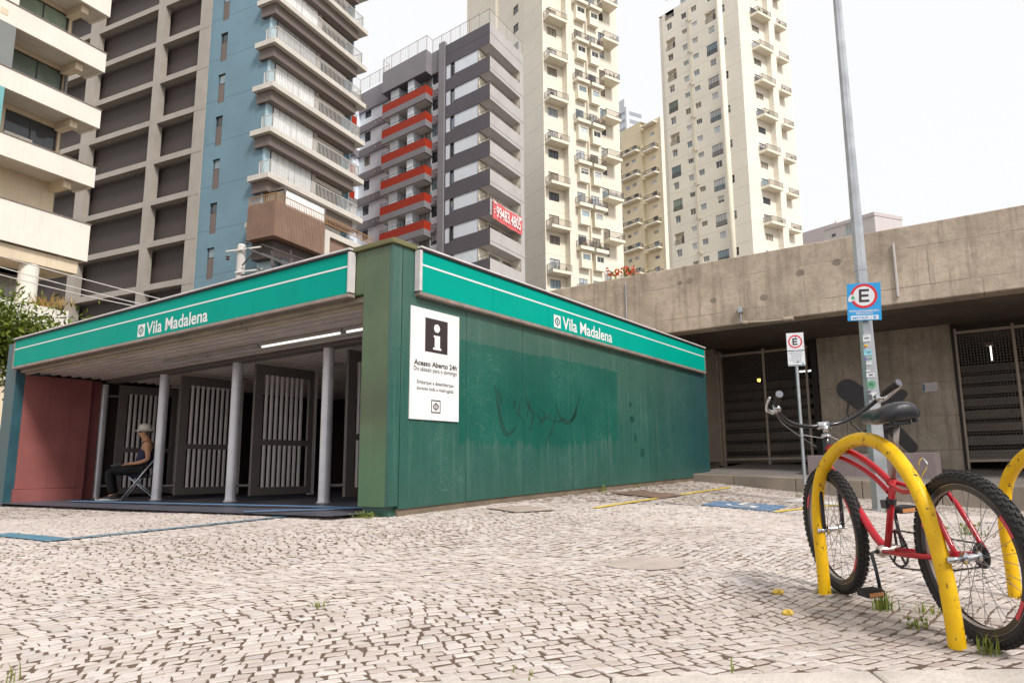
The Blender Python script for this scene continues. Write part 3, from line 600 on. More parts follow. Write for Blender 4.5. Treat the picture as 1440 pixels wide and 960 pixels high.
m, nt, b = newmat('dark_sett_platform'); tc = N(nt,'ShaderNodeTexCoord'); mp = N(nt,'ShaderNodeMapping'); mp.inputs['Scale'].default_value = (9,11,1); nt.links.new(tc.outputs['Object'], mp.inputs[0]); v = N(nt,'ShaderNodeTexVoronoi'); v.voronoi_dimensions = '2D'; v.feature = 'DISTANCE_TO_EDGE'; nt.links.new(mp.outputs[0], v.inputs['Vector'])
g = noise(nt, tc.outputs['Object'], 1.2, 6); c_ = mixc(nt, ramp(nt, v.outputs[0], 0, .05), (.06,.05,.045), mixc(nt, g, (.20,.175,.16), (.36,.32,.30))); nt.links.new(c_, b.inputs['Base Color']); b.inputs['Roughness'].default_value = .8; bp = N(nt,'ShaderNodeBump'); bp.inputs['Distance'].default_value = .015; nt.links.new(ramp(nt, v.outputs[0], 0, .15), bp.inputs['Height']); nt.links.new(bp.outputs[0], b.inputs['Normal']); M['sett'] = m
def pz(x, y): return .325+.045*min(y, .3)+.05*(x-8.6)
mb = MB(S); Yp = [.25,-1,-2,-3,-4,-5,-6,-8,-11,-16]
for y0, y1 in zip(Yp[:-1], Yp[1:]):
    mb.poly([(8.62,y0,pz(8.62,y0)),(8.62,y1,pz(8.62,y1)),(18,y1,pz(12.8,y1)),(12.8,y1,pz(12.8,y1)),(12.8,y0,pz(12.8,y0))] if False else [(8.9,y0,pz(8.9,y0)),(8.9,y1,pz(8.9,y1)),(12.8,y1,pz(12.8,y1)),(12.8,y0,pz(12.8,y0))])
    mb.poly([(12.8,y0,pz(12.8,y0)),(12.8,y1,pz(12.8,y1)),(20,y1,pz(12.8,y1)),(20,y0,pz(12.8,y0))])
o = tag(mb.build('raised_platform', M['sett']), kind='structure'); o.location = S.o
mb = MB(S); y = .22
while y > -15:
    L = random.uniform(1.0,1.4); mb.add([(8.6,y,-.8),(8.92,y,-.8),(8.92,y-L+.008,-.8),(8.6,y-L+.008,-.8),(8.6,y,pz(8.6,y)+.012),(8.92,y,pz(8.9,y)+.006),(8.92,y-L+.008,pz(8.9,y-L)+.006),(8.6,y-L+.008,pz(8.6,y-L)+.012)],[(0,3,2,1),(4,5,6,7),(0,1,5,4),(1,2,6,5),(2,3,7,6),(3,0,4,7)]); y -= L
M['stepface'] = mat('step_concrete', (.26,.215,.175), .85, .3, 1.6, bump=.5, bscale=25, fine=.3)
o = tag(mb.build('platform_edge', M['stepface'], bevel=.015), kind='structure'); o.location = S.o
cbd = empty('concrete_building', S.o, 'long raw concrete building with a deep beam over meshed gateways', 'building')
mb = MB(S); mb.box(9.4,9.9,-26,13.0,3.58,5.12); mb.build('beam', M['conc'], cbd, bevel=.02)
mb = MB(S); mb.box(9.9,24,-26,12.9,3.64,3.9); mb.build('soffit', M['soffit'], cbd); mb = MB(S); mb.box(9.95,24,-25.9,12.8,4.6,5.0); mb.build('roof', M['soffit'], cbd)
mb = MB(S); mb.box(12.7,13.6,-4.78,-1.78,.1,3.64); mb.build('pier', M['conc'], cbd, bevel=.015)
mb = MB(S); mb.box(12.7,13.6,-16,-12.4,-.6,3.64); mb.build('pier', M['conc'], cbd)
mb = MB(S); mb.box(12.6,13.3,.92,11,.1,3.64); mb.build('pier', M['conc'], cbd)
def gate(y0, y1, zb, zt, posts):
    mb = MB(S); mb.box(12.66,12.72,y0,y1,zb,zb+.06); mb.box(12.66,12.72,y0,y1,zt-.06,zt)
    for p in posts: mb.box(12.655,12.725,p-.028,p+.028,zb-.17,zt+.06)
    g_ = mb.build('mesh_gate', M['beige'], cbd, bevel=.004); w = MB(S); k = int((y1-y0)/.062); kz = int((zt-zb)/.062)
    for i in range(1, k): yy = y0+(y1-y0)*i/k; w.box(12.685,12.691,yy-.0045,yy+.0045,zb+.05,zt-.05)
    for i in range(1, kz): z = zb+(zt-zb)*i/kz; w.box(12.680,12.685,y0,y1,z-.0045,z+.0045)
    w.build('wire_mesh', M['wire'], g_)
gate(-1.56,.80,.62,3.47,(-1.5,-.42,.76)); gate(-9.0,-4.82,.48,3.44,(-8.9,-5.98,-4.86)); gate(-12.2,-9.05,.3,3.44,(-12.1,-9.1))
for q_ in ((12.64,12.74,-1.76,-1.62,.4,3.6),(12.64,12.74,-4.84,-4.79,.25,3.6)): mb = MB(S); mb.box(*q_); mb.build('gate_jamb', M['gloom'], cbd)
mb = MB(S); mb.box(11.4,12.60,.84,.88,.60,3.40); sd_ = mb.build('side_screen', M['beige'], cbd); mb = MB(S); mb.box(12.58,12.66,.80,.90,.50,3.5); mb.box(11.36,11.42,.80,.90,.5,3.5); mb.build('post', M['beige'], cbd)
# terraced seating seen through the mesh, and its dim lamps
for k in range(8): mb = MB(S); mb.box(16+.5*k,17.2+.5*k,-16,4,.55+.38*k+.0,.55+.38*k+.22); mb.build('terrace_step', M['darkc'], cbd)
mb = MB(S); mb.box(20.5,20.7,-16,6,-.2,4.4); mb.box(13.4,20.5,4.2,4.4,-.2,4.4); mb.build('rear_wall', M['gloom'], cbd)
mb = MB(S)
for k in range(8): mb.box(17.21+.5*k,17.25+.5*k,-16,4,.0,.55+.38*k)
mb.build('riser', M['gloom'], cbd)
M['led'] = emis('led_white', (1,1,.92), 2.5); M['amber'] = emis('amber_lamp', (1,.55,.12), 4)
mb = MB(S); mb.box(13.95,14.05,-1.45,-.9,3.02,3.10); hs = mb.build('strip_light', M['gloom'], cbd); mb = MB(S)
for k in range(6): mb.box(13.94,14.06,-.93-.085*k-.05,-.93-.085*k,2.985,3.018)
mb.build('led', M['led'], hs)
mb = MB(S); mb.lathe((15.6,.62,3.10), [(.09,.12),(.09,.02),(.03,.0)], 12); hs = mb.build('round_lamp', M['gloom'], cbd); mb = MB(S); mb.lathe((15.6,.62,3.06), [(.02,-.06),(.05,-.03),(.05,.03)], 10); mb.build('bulb', M['amber'], hs)
mb = MB(S); mb.box(15.2,15.3,-5.55,-5.35,3.40,3.48); hs = mb.build('strip_light', M['beige'], cbd); mb = MB(S); mb.box(15.2,15.26,-5.50,-5.46,3.02,3.38); mb.build('led', M['led'], hs)
# small fittings on the beam
mb = MB(S); mb.box(9.30,9.395,-1.03,-.93,3.82,3.95); mb.tube([(9.35,-.98,3.83),(9.35,-.98,3.6)], .018, 6); mb.build('sensor_box', M['steel'], cbd, bevel=.01)
mb = MB(S); mb.tube([(9.36,-1.0,3.60),(9.36,-1.5,3.56),(9.36,-2.0,3.545)], .022, 6); mb.tube([(9.36,-1.9,3.55),(9.36,-2.1,3.55)], .045, 8); mb.tube([(9.36,-1.02,3.59),(9.36,-1.12,3.585)], .04, 8); mb.build('conduit', M['beige'], cbd)
mb = MB(S); mb.tube([(9.37,-4.14,4.80),(9.37,-4.14,3.72)], .026, 8); mb.build('drain_pipe', M['tube_off'], cbd); mb = MB(S); mb.tube([(9.38,1.86,4.95),(9.38,1.86,3.6)], .018, 6); mb.build('conduit', M['steel'], cbd)
for (y, z, r_) in ((-2.3,4.52,.07),(-3.05,4.62,.07),(-3.5,4.55,.05),(.2,4.75,.06),(.45,4.74,.05),(-.35,4.2,.06),(-1.5,4.1,.07)): mb = MB(S); mb.poly([(9.397,y+r_*math.cos(k*.6)*1.3,z+r_*math.sin(k*.6)) for k in range(11)]); mb.build('stain', M['patchc'], cbd)
mb = MB(S); mb.box(12.675,12.692,-4.40,-4.09,2.11,2.32); nb = mb.build('paper_notice', M['white_metal'], None); nb.location = S.o; tag(nb, 'small white paper notice fixed to the concrete pier', 'notice')
mb = MB(S); mb.box(12.66,12.674,-4.14,-4.10,2.13,2.29); mb.build('blue_band', M['p_acc'], nb)
# red flowers growing on the parapet
M['leaf'] = None
def leafmat(name, a, b_):
    m, nt, b = newmat(name); g = N(nt,'ShaderNodeNewGeometry'); c_ = mixc(nt, g.outputs['Random Per Island'], a, b_); nt.links.new(c_, b.inputs['Base Color']); b.inputs['Roughness'].default_value = .55
    tr = N(nt,'ShaderNodeBsdfTranslucent'); nt.links.new(c_, tr.inputs[0]); ms = N(nt,'ShaderNodeMixShader'); ms.inputs[0].default_value = .3; nt.links.new(b.outputs[0], ms.inputs[1]); nt.links.new(tr.outputs[0], ms.inputs[2]); nt.links.new(ms.outputs[0], nt.nodes['Material Output'].inputs[0]); return m
M['leaf'] = leafmat('tree_leaves', (.04,.075,.010), (.26,.32,.04)); M['weed'] = leafmat('weed_blades', (.07,.13,.02), (.30,.32,.06)); M['petal'] = leafmat('red_petals', (.55,.05,.02), (.8,.16,.06)); M['yleaf'] = leafmat('yellow_leaf', (.62,.42,.05), (.7,.5,.09)); M['dry'] = leafmat('dry_grass', (.30,.19,.05), (.45,.30,.09))
M['bark'] = mat('bark', (.10,.075,.05), .9, .35, 6, bump=.6, bscale=25)
def leaf(mb, c, d, up, L, w):
    d = d.normalized(); s = d.cross(up)
    if s.length < 1e-4: s = d.orthogonal()
    s.normalize(); mb.add([c, c+d*L*.5+s*w, c+d*L, c+d*L*.5-s*w], [(0,1,2,3)])
def rv(): return Vector((random.gauss(0,1),random.gauss(0,1),random.gauss(0,1))).normalized()
r = empty('flowering_plant', S.w((9.7,2.05,5.12)), 'small plant with red flowers on top of the concrete beam', 'plant')
mb = MB(); mp_ = MB()
for k in range(46): p = Vector((random.gauss(0,.20),random.gauss(0,.08),abs(random.gauss(.10,.08)))); leaf(mb, p, rv()+Vector((0,0,.5)), rv(), .13, .03)
for k in range(60): p = Vector((random.gauss(.02,.24),random.gauss(0,.08),random.uniform(.16,.32))); leaf(mp_, p, rv(), rv(), .09, .045)
mb.build('leaves', M['leaf'], r); mp_.build('flowers', M['petal'], r)
# ------------------------------------------------------------------ stone plinth and steel sculpture
M['plum'] = mat('plum_stone', (.235,.185,.19), .7, .2, 1.5, streak=.2, bump=.3, bscale=20)
mb = MB(S); mb.box(9.6,10.5,-4.5,-2.12,-.1,.675); pl = mb.build('stone_plinth', M['plum'], None, bevel=.012); pl.location = S.o; tag(pl, 'low mauve stone plinth on the platform in front of the concrete pier', 'plinth')
M['blk'] = mat('black_steel', (.009,.006,.007), .5, .2, 3)
scu = empty('steel_sculpture', S.w((9.95,-3.45,.675)), 'black steel sculpture of rounded blades behind the lamp post', 'sculpture')
def blade(y0, z0, y1, z1, w0, w1, x, name='blade'):
    a, b_ = Vector((y0,z0)), Vector((y1,z1)); d = (b_-a).normalized(); n_ = Vector((-d.y,d.x)); pts = [a+n_*w0/2, b_+n_*w1/2]
    for k in range(1, 8): t = math.pi*k/8; pts.append(b_+n_*math.cos(t)*w1/2+d*math.sin(t)*w1/2)
    pts += [b_-n_*w1/2, a-n_*w0/2]; mb = MB(S); mb.prism([(x,p.x,p.y) for p in pts], (.03,0,0)); o = mb.build(name, M['blk'], scu, bevel=.006); o.location = S.o-Vector(scu.location); return o
kz = 1.012
blade(-3.66,1.42,-2.96,2.02,.48,.44,9.9); blade(-3.55,1.42,-4.05,.80,.30,.24,9.94); blade(-3.6,1.55,-3.98,1.86,.24,.18,9.98); blade(-3.75,1.3,-3.05,.98,.20,.16,9.86)
mb = MB(S); mb.tube([(9.88,-2.98+.0,1.78),(9.86,-2.93,1.55),(9.86,-3.0,1.30),(9.87,-3.2,1.10),(9.9,-3.5,.95)], .022, 8); mb.tube([(9.95,-3.6,.67),(9.95,-3.6,1.4)], .05, 8); o = mb.build('rod', M['blk'], scu); o.location = S.o-Vector(scu.location)
# ------------------------------------------------------------------ lamp post with signs and stickers
px, py = 4.43, 9.99; pzb = gz(px, py)
M['s_white'] = mat('sticker_white', (.66,.68,.70), .5, .25, 30); M['s_blue'] = mat('sticker_cyan', (.25,.55,.66), .5, .35, 26); M['s_green'] = mat('sticker_green', (.10,.36,.19), .5, .2, 20); M['s_red'] = mat('sticker_red', (.6,.06,.05), .5, .2, 20); M['s_yel'] = mat('sticker_yellow', (.72,.58,.05), .5, .2, 20); M['s_pur'] = mat('sticker_purple', (.20,.12,.5), .5, .2, 20); M['s_blk'] = mat('sticker_smudge', (.12,.12,.13), .5, .5, 26)
lp = empty('lamp_post', (px, py, pzb), 'tall tapering galvanised post covered in small stickers, with a blue parking sign', 'lamp post')
mb = MB(); nseg = 8
mb.lathe((0,0,0), [(.135,-.15),(.118,1.0),(.100,2.6),(.078,5.0),(.058,9.5)], 8); mb.build('pole', M['steel'], lp)
for z in (3.45,): mb = MB(); mb.lathe((0,0,z), [(.0935,0),(.096,.004),(.096,.022),(.0935,.026)], 8); mb.build('joint_ring', M['steel'], lp)
mb = MB(); mb.lathe((0,0,0), [(.16,-.05),(.16,.02),(.13,.03)], 16); mb.build('base_collar', M['steel'], lp)
vd = Vector((px,py,0)).normalized(); td = Vector((vd.y,-vd.x,0))
def pr(z): return .118+(z-1.0)*(.100-.118)/1.6
def sticker(u, z, w, h, mt, rnd=False):
    r_ = pr(z)*1.0; mb = MB(); k = 14; pts = []
    if rnd: pts = [(u+w/2*math.cos(2*math.pi*i/k), z+h/2*math.sin(2*math.pi*i/k)) for i in range(k)]
    else: pts = [(u-w/2+random.uniform(-.008,.008),z-h/2),(u+w/2,z-h/2+random.uniform(-.01,.01)),(u+w/2+random.uniform(-.008,.008),z+h/2),(u-w/2,z+h/2+random.uniform(-.01,.01))]
    def P(a, zz): return td*a - vd*(r_*1.0+.004) + Vector((0,0,zz))
    mb.prism([P(a,zz) for a,zz in pts], vd*.006); return mb.build('sticker', M[mt], lp)
zb0 = -pzb
for u, z, w, h, mt, rn in ((.0,2.27,.10,.10,'s_white',0),(.0,2.27,.06,.025,'s_blk',0),(-.02,2.16,.05,.035,'s_yel',0),(-.03,2.155,.03,.025,'s_red',1),(.0,2.06,.11,.085,'s_blue',0),(.01,2.06,.05,.03,'s_white',0),(-.04,1.975,.05,.022,'s_pur',0),(.02,1.975,.045,.022,'s_green',0),(.0,1.91,.07,.05,'s_white',0),(-.02,1.80,.05,.03,'s_white',0),(.01,1.735,.11,.06,'s_white',0),(.01,1.735,.05,.02,'s_blk',0),(.01,1.60,.115,.115,'s_green',1),(.01,1.60,.07,.07,'s_white',1),(.012,1.60,.03,.05,'s_green',0),(-.04,1.50,.07,.03,'s_blk',0),(.03,1.46,.07,.06,'s_white',0),(-.03,1.42,.07,.07,'s_blk',0),(.05,1.37,.05,.05,'s_white',0)):
    sticker(u, z+zb0, w, h, mt, rn)
M['sblue'] = mat('sign_blue', (.02,.30,.66), .35, .1, 3, fine=.05); M['sred'] = mat('sign_red', (.62,.015,.02), .4, .1, 4); M['swhite'] = mat('sign_white', (.68,.70,.74), .4, .12, 4, streak=.15); M['sgrey'] = mat('sign_print_grey', (.22,.24,.28), .5, .1, 4)
def ring(mb, cx, cz, r0, r1, n, k=40):
    A = [(cx+r1*math.cos(2*math.pi*i/k), n, cz+r1*math.sin(2*math.pi*i/k)) for i in range(k)]; B_ = [(cx+r0*math.cos(2*math.pi*i/k), n, cz+r0*math.sin(2*math.pi*i/k)) for i in range(k)]
    mb.add(A+B_, [(i,(i+1)%k,k+(i+1)%k,k+i) for i in range(k)])
def disc(mb, cx, cz, r0, n, k=40): mb.poly([(cx+r0*math.cos(2*math.pi*i/k), n, cz+r0*math.sin(2*math.pi*i/k)) for i in range(k)])
def letterE(mb, x0, x1, z0, z1, n, t):
    zm = (z0+z1)/2; mb.poly([(x0,n,z0),(x1,n,z0),(x1,n,z0+t),(x0+t,n,z0+t),(x0+t,n,zm-t/2),(x1-t*.25,n,zm-t/2),(x1-t*.25,n,zm+t/2),(x0+t,n,zm+t/2),(x0+t,n,z1-t),(x1,n,z1-t),(x1,n,z1),(x0,n,z1)])
# blue sign strapped to the post; local x to the right, z up, seen from -y
sg = empty('parking_sign', (px-.065, py-.16, 2.79), 'blue sign with a black E in a red ring, strapped to the lamp post', 'parking sign'); sg.rotation_euler = (0, R(3.0), R(-22))
w, h = .225, .275
mb = MB(); mb.box(-w,w,-.004,.004,-h,h); mb.build('plate', M['sblue'], sg, bevel=.004)
mb = MB(); disc(mb, 0, .085, .145, -.0065); dk = mb.build('disc', M['swhite'], sg); mb = MB(); ring(mb, 0, .085, .143, .178, -.008); mb.build('red_ring', M['sred'], sg); mb = MB(); letterE(mb, -.065,.07,-.005,.185,-.0085,.034); mb.build('letter', M['black'], dk)
text_mb('ESTACIONAMENTO', None, 'R', -.0065, -.195,.195,-.150,-.118, 'lettering','swhite', sg, bold=.02); text_mb('PRIVATIVO', None, 'R', -.0065, -.11,.11,-.185,-.157, 'lettering','swhite', sg, bold=.02)
mb = MB(); mb.box(-.18,.185,-.007,-.0045,-.262,-.2); wb = mb.build('white_band', M['swhite'], sg); text_mb('METRÔ', None, 'R', -.0085, -.155,.05,-.25,-.21, 'lettering','sblue', wb, bold=.02)
mb = MB(); mb.box(.085,.088,-.0085,-.0075,-.258,-.204); ring(mb, .135,-.231,.014,.022,-.0085,20); mb.poly([(.118,-.0087,-.243),(.128,-.0087,-.247),(.152,-.0087,-.219),(.142,-.0087,-.215)]); mb.build('emblem', M['sblue'], wb)
mb = MB(); mb.poly([(-.215,-.009,.02),(-.19,-.009,.0),(-.10,-.009,.035),(-.105,-.009,.10),(-.16,-.009,.115),(-.20,-.009,.085)]); pt = mb.build('sticker', M['s_white'], sg); mb = MB(); disc(mb,-.145,.065,.026,-.0105,16); mb.build('green_dot', M['s_green'], pt)
mb = MB(); mb.box(-.05,.16,.006,.05,.12,.14); mb.box(-.05,.16,.006,.05,-.16,-.14); mb.build('bracket', M['steel'], sg)
# small white sign on a thin post standing on the platform
bx_, by_ = 4.49, 13.25
sp2 = empty('sign_post', (bx_, by_, .22), 'thin grey post with two small white plates and a black E', 'sign post'); sp2.rotation_euler = (0,0,R(-14))
mb = MB(); mb.lathe((0,0,0), [(.032,-.1),(.032,2.75)], 12); mb.build('pole', M['steel'], sp2)
mb = MB(); mb.box(-.158,.158,-.045,-.035,2.43,2.77); p1 = mb.build('upper_plate', M['swhite'], sp2, bevel=.008); mb = MB(); mb.box(-.158,.158,-.045,-.035,2.13,2.415); p2 = mb.build('lower_plate', M['swhite'], sp2, bevel=.008)
mb = MB(); ring(mb, 0, 2.60,.103,.128,-.047); mb.build('red_ring', M['sred'], p1); mb = MB(); letterE(mb,-.05,.042,2.535,2.665,-.0475,.026); mb.build('letter', M['black'], p1); mb = MB(); mb.poly([(-.005,-.0475,2.675),(.01,-.0475,2.675),(.025,-.0475,2.70),(.01,-.0475,2.70)]); mb.build('mark', M['black'], p1)
mb = MB()
for i, (a, c_) in enumerate(((-.135,.12),(-.11,.12),(-.085,.11),(-.12,.10),(-.115,.09),(-.06,.09))):
    z = 2.385-.038*i; x = a
    while x < c_: L = random.uniform(.018,.05); mb.poly([(x,-.047,z),(min(c_,x+L),-.047,z),(min(c_,x+L),-.047,z+.014),(x,-.047,z+.014)]); x += L+.010
mb.build('small_print', M['sgrey'], p2); mb = MB(); mb.poly([(.09,-.0472,2.16),(.14,-.0472,2.15),(.125,-.0472,2.21)]); mb.build('blue_mark', M['s_blue'], p2); mb = MB(); mb.poly([(.005,-.048,2.185),(.02,-.048,2.185),(.045,-.048,2.225),(.03,-.048,2.225)]); mb.build('mark', M['black'], p2)
mb = MB(); mb.box(-.155,.155,-.047,-.0455,2.142,2.152); mb.build('edge_line', M['black'], p2)
# ------------------------------------------------------------------ yellow bicycle racks
m, nt, b = newmat('chipped_yellow_paint'); tc = N(nt,'ShaderNodeTexCoord'); co = tc.outputs['Object']; f1 = noise(nt, co, 5, 6, .65); f2 = noise(nt, co, 22, 6, .72)
c_ = mixc(nt, ramp(nt, f1, .35, .7), (.70,.39,.004), (.84,.52,.006)); c_ = mixc(nt, ramp(nt, f2, .60, .625), c_, (.07,.045,.03)); c_ = mixc(nt, mathn(nt,'MULTIPLY',ramp(nt, noise(nt, co, 60, 4, .7), .58, .75),.3), c_, (.30,.19,.03)); nt.links.new(c_, b.inputs['Base Color']); b.inputs['Roughness'].default_value = .42; b.inputs['Specular IOR Level'].default_value = .3; M['yellow'] = m
RA, RB = Vector((1.42,3.995,0)), Vector((1.536,2.904,0)); rd = (RB-RA).normalized()
ctrl = [(0,-.32),(-.005,-.05),(-.018,.15),(.0,.31),(.05,.425),(.15,.515),(.32,.590),(.53,.618),(.73,.568),(.885,.448),(.985,.306),(1.048,.124),(1.082,-.037),(1.1,-.22),(1.105,-.34)]
def smooth_path(P, k=4):
    P = [Vector(p) for p in P]; Q = []
    for i in range(len(P)-1):
        p0 = P[max(i-1,0)]; p1 = P[i]; p2 = P[i+1]; p3 = P[min(i+2,len(P)-1)]
        for j in range(k): t = j/k; Q.append(.5*((2*p1)+(p2-p0)*t+(2*p0-5*p1+4*p2-p3)*t*t+(3*p1-p0-3*p2+p3)*t**3))
    return Q+[P[-1]]
mb = MB(); mb.tube([rd*s_+Vector((0,0,z+.2)) for s_, z in smooth_path([(a,c_,0) for a,c_ in ctrl], 4) and [(p.x,p.y) for p in smooth_path([(a,c_,0) for a,c_ in ctrl], 4)]], .0335, 16)
rk = mb.build('bicycle_rack', M['yellow'], None, loc=(RA.x,RA.y,-.2), smooth=True); tag(rk, 'scratched yellow arched tube with the red bicycle leaning on it', 'bicycle rack')
r2 = rk.copy(); col.objects.link(r2); r2.location = (2.385,3.87,-.215); tag(r2, 'yellow arched tube cut by the right edge, beyond the bicycle rear wheel', 'bicycle rack')
rk['group'] = r2['group'] = 'yellow bicycle racks along the kerb'
# ------------------------------------------------------------------ red cruiser bicycle
M['bred'] = mat('red_enamel', (.42,.008,.018), .22, .12, 4, fine=.08); M['rubber'] = mat('tyre_rubber', (.022,.020,.020), .8, .3, 20, fine=.2); M['rim_al'] = mat('rim_alloy', (.46,.40,.36), .35, .25, 8, metal=.6); M['rimblk'] = mat('black_rim', (.03,.028,.03), .4, .2, 8); M['chrome'] = mat('chrome', (.62,.62,.64), .18, .15, 8, metal=1.0); M['bblack'] = mat('gloss_black', (.014,.014,.018), .22, .2, 6); M['vinyl'] = mat('saddle_vinyl', (.018,.018,.024), .32, .25, 9, bump=.15, bscale=120); M['reflector'] = mat('orange_reflector', (.5,.22,.08), .3, .1, 8); M['cable'] = mat('grey_cable', (.16,.16,.17), .4, .1, 8); M['capgrey'] = mat('grip_cap', (.10,.10,.13), .4, .1, 8); M['decal'] = mat('red_white_decal', (.62,.05,.08), .4, .3, 20); M['rubdark'] = M['rubber']
Rr = Vector((1.665,2.88,-.22)); h_ = Vector((-.126,.992,.016)).normalized(); lf_ = Vector((-.991,-.101,-.087)); lf_ = (lf_-h_*lf_.dot(h_)).normalized(); up_ = h_.cross(lf_).normalized()
bk = empty('bicycle', (0,0,0), 'red cruiser bicycle with black handlebar and saddle leaning on the yellow rack', 'bicycle')
mw = Matrix(((h_.x,lf_.x,up_.x,Rr.x),(h_.y,lf_.y,up_.y,Rr.y),(h_.z,lf_.z,up_.z,Rr.z),(0,0,0,1))); bk.matrix_world = mw
def wheel(cx, cz, steer=0.):
    loc = (cx, 0, cz)
    mb = MB(); mb.lathe((0,0,0), [(.272,-.014),(.298,-.016),(.302,-.012),(.292,.0),(.302,.012),(.298,.016),(.272,.014),(.268,0)], 48, 'y', caps=False); n0=len(mb.v)
    w = mb.build('wheel', M['rim_al'], bk, loc=loc, smooth=True); w.rotation_euler = (0,0,steer)
    mb = MB()
    for s_ in (-1,1): mb.lathe((0,0,0), [(.270,s_*.0165),(.292,s_*.0178)], 48, 'y', caps=False)
    mb.build('rim_band', M['rimblk'], w, smooth=True)
    for s_ in (-1,1):
        for a0 in (20,140,205,300):
            mb = MB()
            for k in range(4):
                a, a2 = R(a0+k*4.5), R(a0+k*4.5+4.5); mb.poly([(.273*math.cos(a),s_*.0185,.273*math.sin(a)),(.273*math.cos(a2),s_*.0185,.273*math.sin(a2)),(.290*math.cos(a2),s_*.0192,.290*math.sin(a2)),(.290*math.cos(a),s_*.0192,.290*math.sin(a))])
            mb.build('rim_decal', M['decal'], w)
    mb = MB(); k = 12; n0 = 60
    for i in range(n0):
        a = 2*math.pi*i/n0
        for j in range(k): t = 2*math.pi*j/k; r_ = .3145+.0265*math.cos(t); mb.v.append(Vector((r_*math.cos(a), .0265*math.sin(t), r_*math.sin(a))))
    for i in range(n0):
        for j in range(k): mb.f.append((i*k+j, i*k+(j+1)%k, ((i+1)%n0)*k+(j+1)%k, ((i+1)%n0)*k+j))
    for i in range(64):
        a = 2*math.pi*i/64
        for (y, dz, wd, da) in ((.0,.0255,.009,.0),(-.014,.0215,.007,.05),(.014,.0215,.007,.05),(-.024,.011,.004,.0),(.024,.011,.004,.0)):
            aa = a+da; c_ = Vector((math.cos(aa),0,math.sin(aa))); t_ = Vector((-math.sin(aa),0,math.cos(aa))); ctr = c_*(.3145+dz)+Vector((0,y,0)); o_ = (c_*math.cos(y*40)+Vector((0,1,0))*math.sin(y*40)).normalized(); s_ = t_.cross(o_)
            vs = []
            for dd in (-.004,.0062):
                for q1, q2 in ((-1,-1),(1,-1),(1,1),(-1,1)): vs.append(ctr+o_*dd+t_*(.0085*q1)+s_*(wd*.75*q2))
            mb.add(vs, [(4,5,6,7),(0,1,5,4),(1,2,6,5),(2,3,7,6),(3,0,4,7)])
    mb.build('tyre', M['rubber'], w)
    mb = MB()
    for i in range(32):
        a = 2*math.pi*i/32; s_ = 1 if i % 2 else -1; b_ = a+(.42 if (i//2) % 2 else -.42)
        mb.tube([(.022*math.cos(b_),s_*.03,.022*math.sin(b_)),(.274*math.cos(a),s_*.004,.274*math.sin(a))], .0013, 4, caps=False)
    mb.build('spokes', M['cable'], w)
    mb = MB(); mb.lathe((0,0,0), [(.006,-.075),(.008,-.05),(.024,-.036),(.024,-.028),(.014,-.02),(.014,.02),(.024,.028),(.024,.036),(.010,.045),(.010,.072),(.006,.075)], 16, 'y'); mb.build('hub', M['chrome'], w, smooth=False)
    return w
wr = wheel(.03,.341); wf = wheel(1.13,.346, R(-3))
mb = MB()
for r_ in (.05,.043,.036,.03): mb.lathe((0,-.040-(.05-r_)*.25,0), [(r_,-.0012),(r_,.0012)], 24, 'y')
mb.build('sprockets', M['bblack'], bk, loc=(.03,0,.341))
def T(path, r_, mt, name, n=12, k=4, parent=bk): mb = MB(); mb.tube(smooth_path(path, k), r_, n); return mb.build(name, M[mt], parent, smooth=True)
T([(1.062,0,.79),(.93,0,.792),(.75,0,.745),(.62,0,.688),(.50,0,.615)], .0165, 'bred', 'top_tube'); T([(1.072,0,.735),(.95,0,.742),(.77,0,.695),(.64,0,.64),(.54,0,.575)], .0125, 'bred', 'lower_tube')
T([(1.08,0,.69),(.94,0,.575),(.82,0,.455),(.72,0,.352),(.63,0,.293)], .0195, 'bred', 'down_tube')
mb = MB(); mb.tube([(.63,0,.293),(.487,0,.64)], .0165, 12); mb.build('seat_tube', M['bred'], bk, smooth=True)
mb = MB(); mb.tube([(.525,0,.548),(.535,0,.522)], .024, 12); mb.box(.53,.58,-.012,.03,.50,.54); mb.build('clamp_block', M['bblack'], bk, bevel=.004)
mb = MB(); mb.tube([(.487,0,.64),(.385,0,.895)], .0135, 12); mb.build('seat_post', M['rim_al'], bk, smooth=True)
for s_ in (-1,1):
    T([(.505,s_*.016,.622),(.36,s_*.045,.590),(.19,s_*.055,.580),(.03,s_*.066,.345)], [.011]*13, 'bred', 'seat_stay'); mb = MB(); mb.tube([(.63,s_*.03,.293),(.42,s_*.05,.305),(.03,s_*.068,.341)], .0115, 10); mb.build('chain_stay', M['bred'], bk, smooth=True)
    T([(1.097,s_*.02,.662),(1.105,s_*.052,.63),(1.115,s_*.055,.48),(1.13,s_*.055,.346)], .0115, 'bblack', 'fork_leg')
mb = MB(); mb.tube([(1.058,0,.862),(1.094,0,.668)], .0205, 14); mb.build('head_tube', M['bblack'], bk, smooth=True)
mb = MB(); mb.tube([(1.057,0,.868),(1.059,0,.855)], .026, 14); mb.build('headset', M['chrome'], bk, smooth=True); mb = MB(); mb.tube([(1.093,0,.675),(1.095,0,.662)], .026, 14); mb.tube([(1.098,-.055,.655),(1.098,.055,.655)], .012, 8); mb.build('fork_crown', M['chrome'], bk, smooth=True)
mb = MB(); mb.tube([(1.056,0,.872),(1.046,0,.915)], .014, 12); mb.tube([(1.047,0,.912),(1.078,0,.918)], .019, 12); mb.tube([(1.075,-.03,.918),(1.075,.03,.918)], .021, 12); mb.build('stem', M['chrome'], bk, smooth=True)
hb = [(1.075,0,.918),(1.078,s_*.06 if False else .06,.918)]
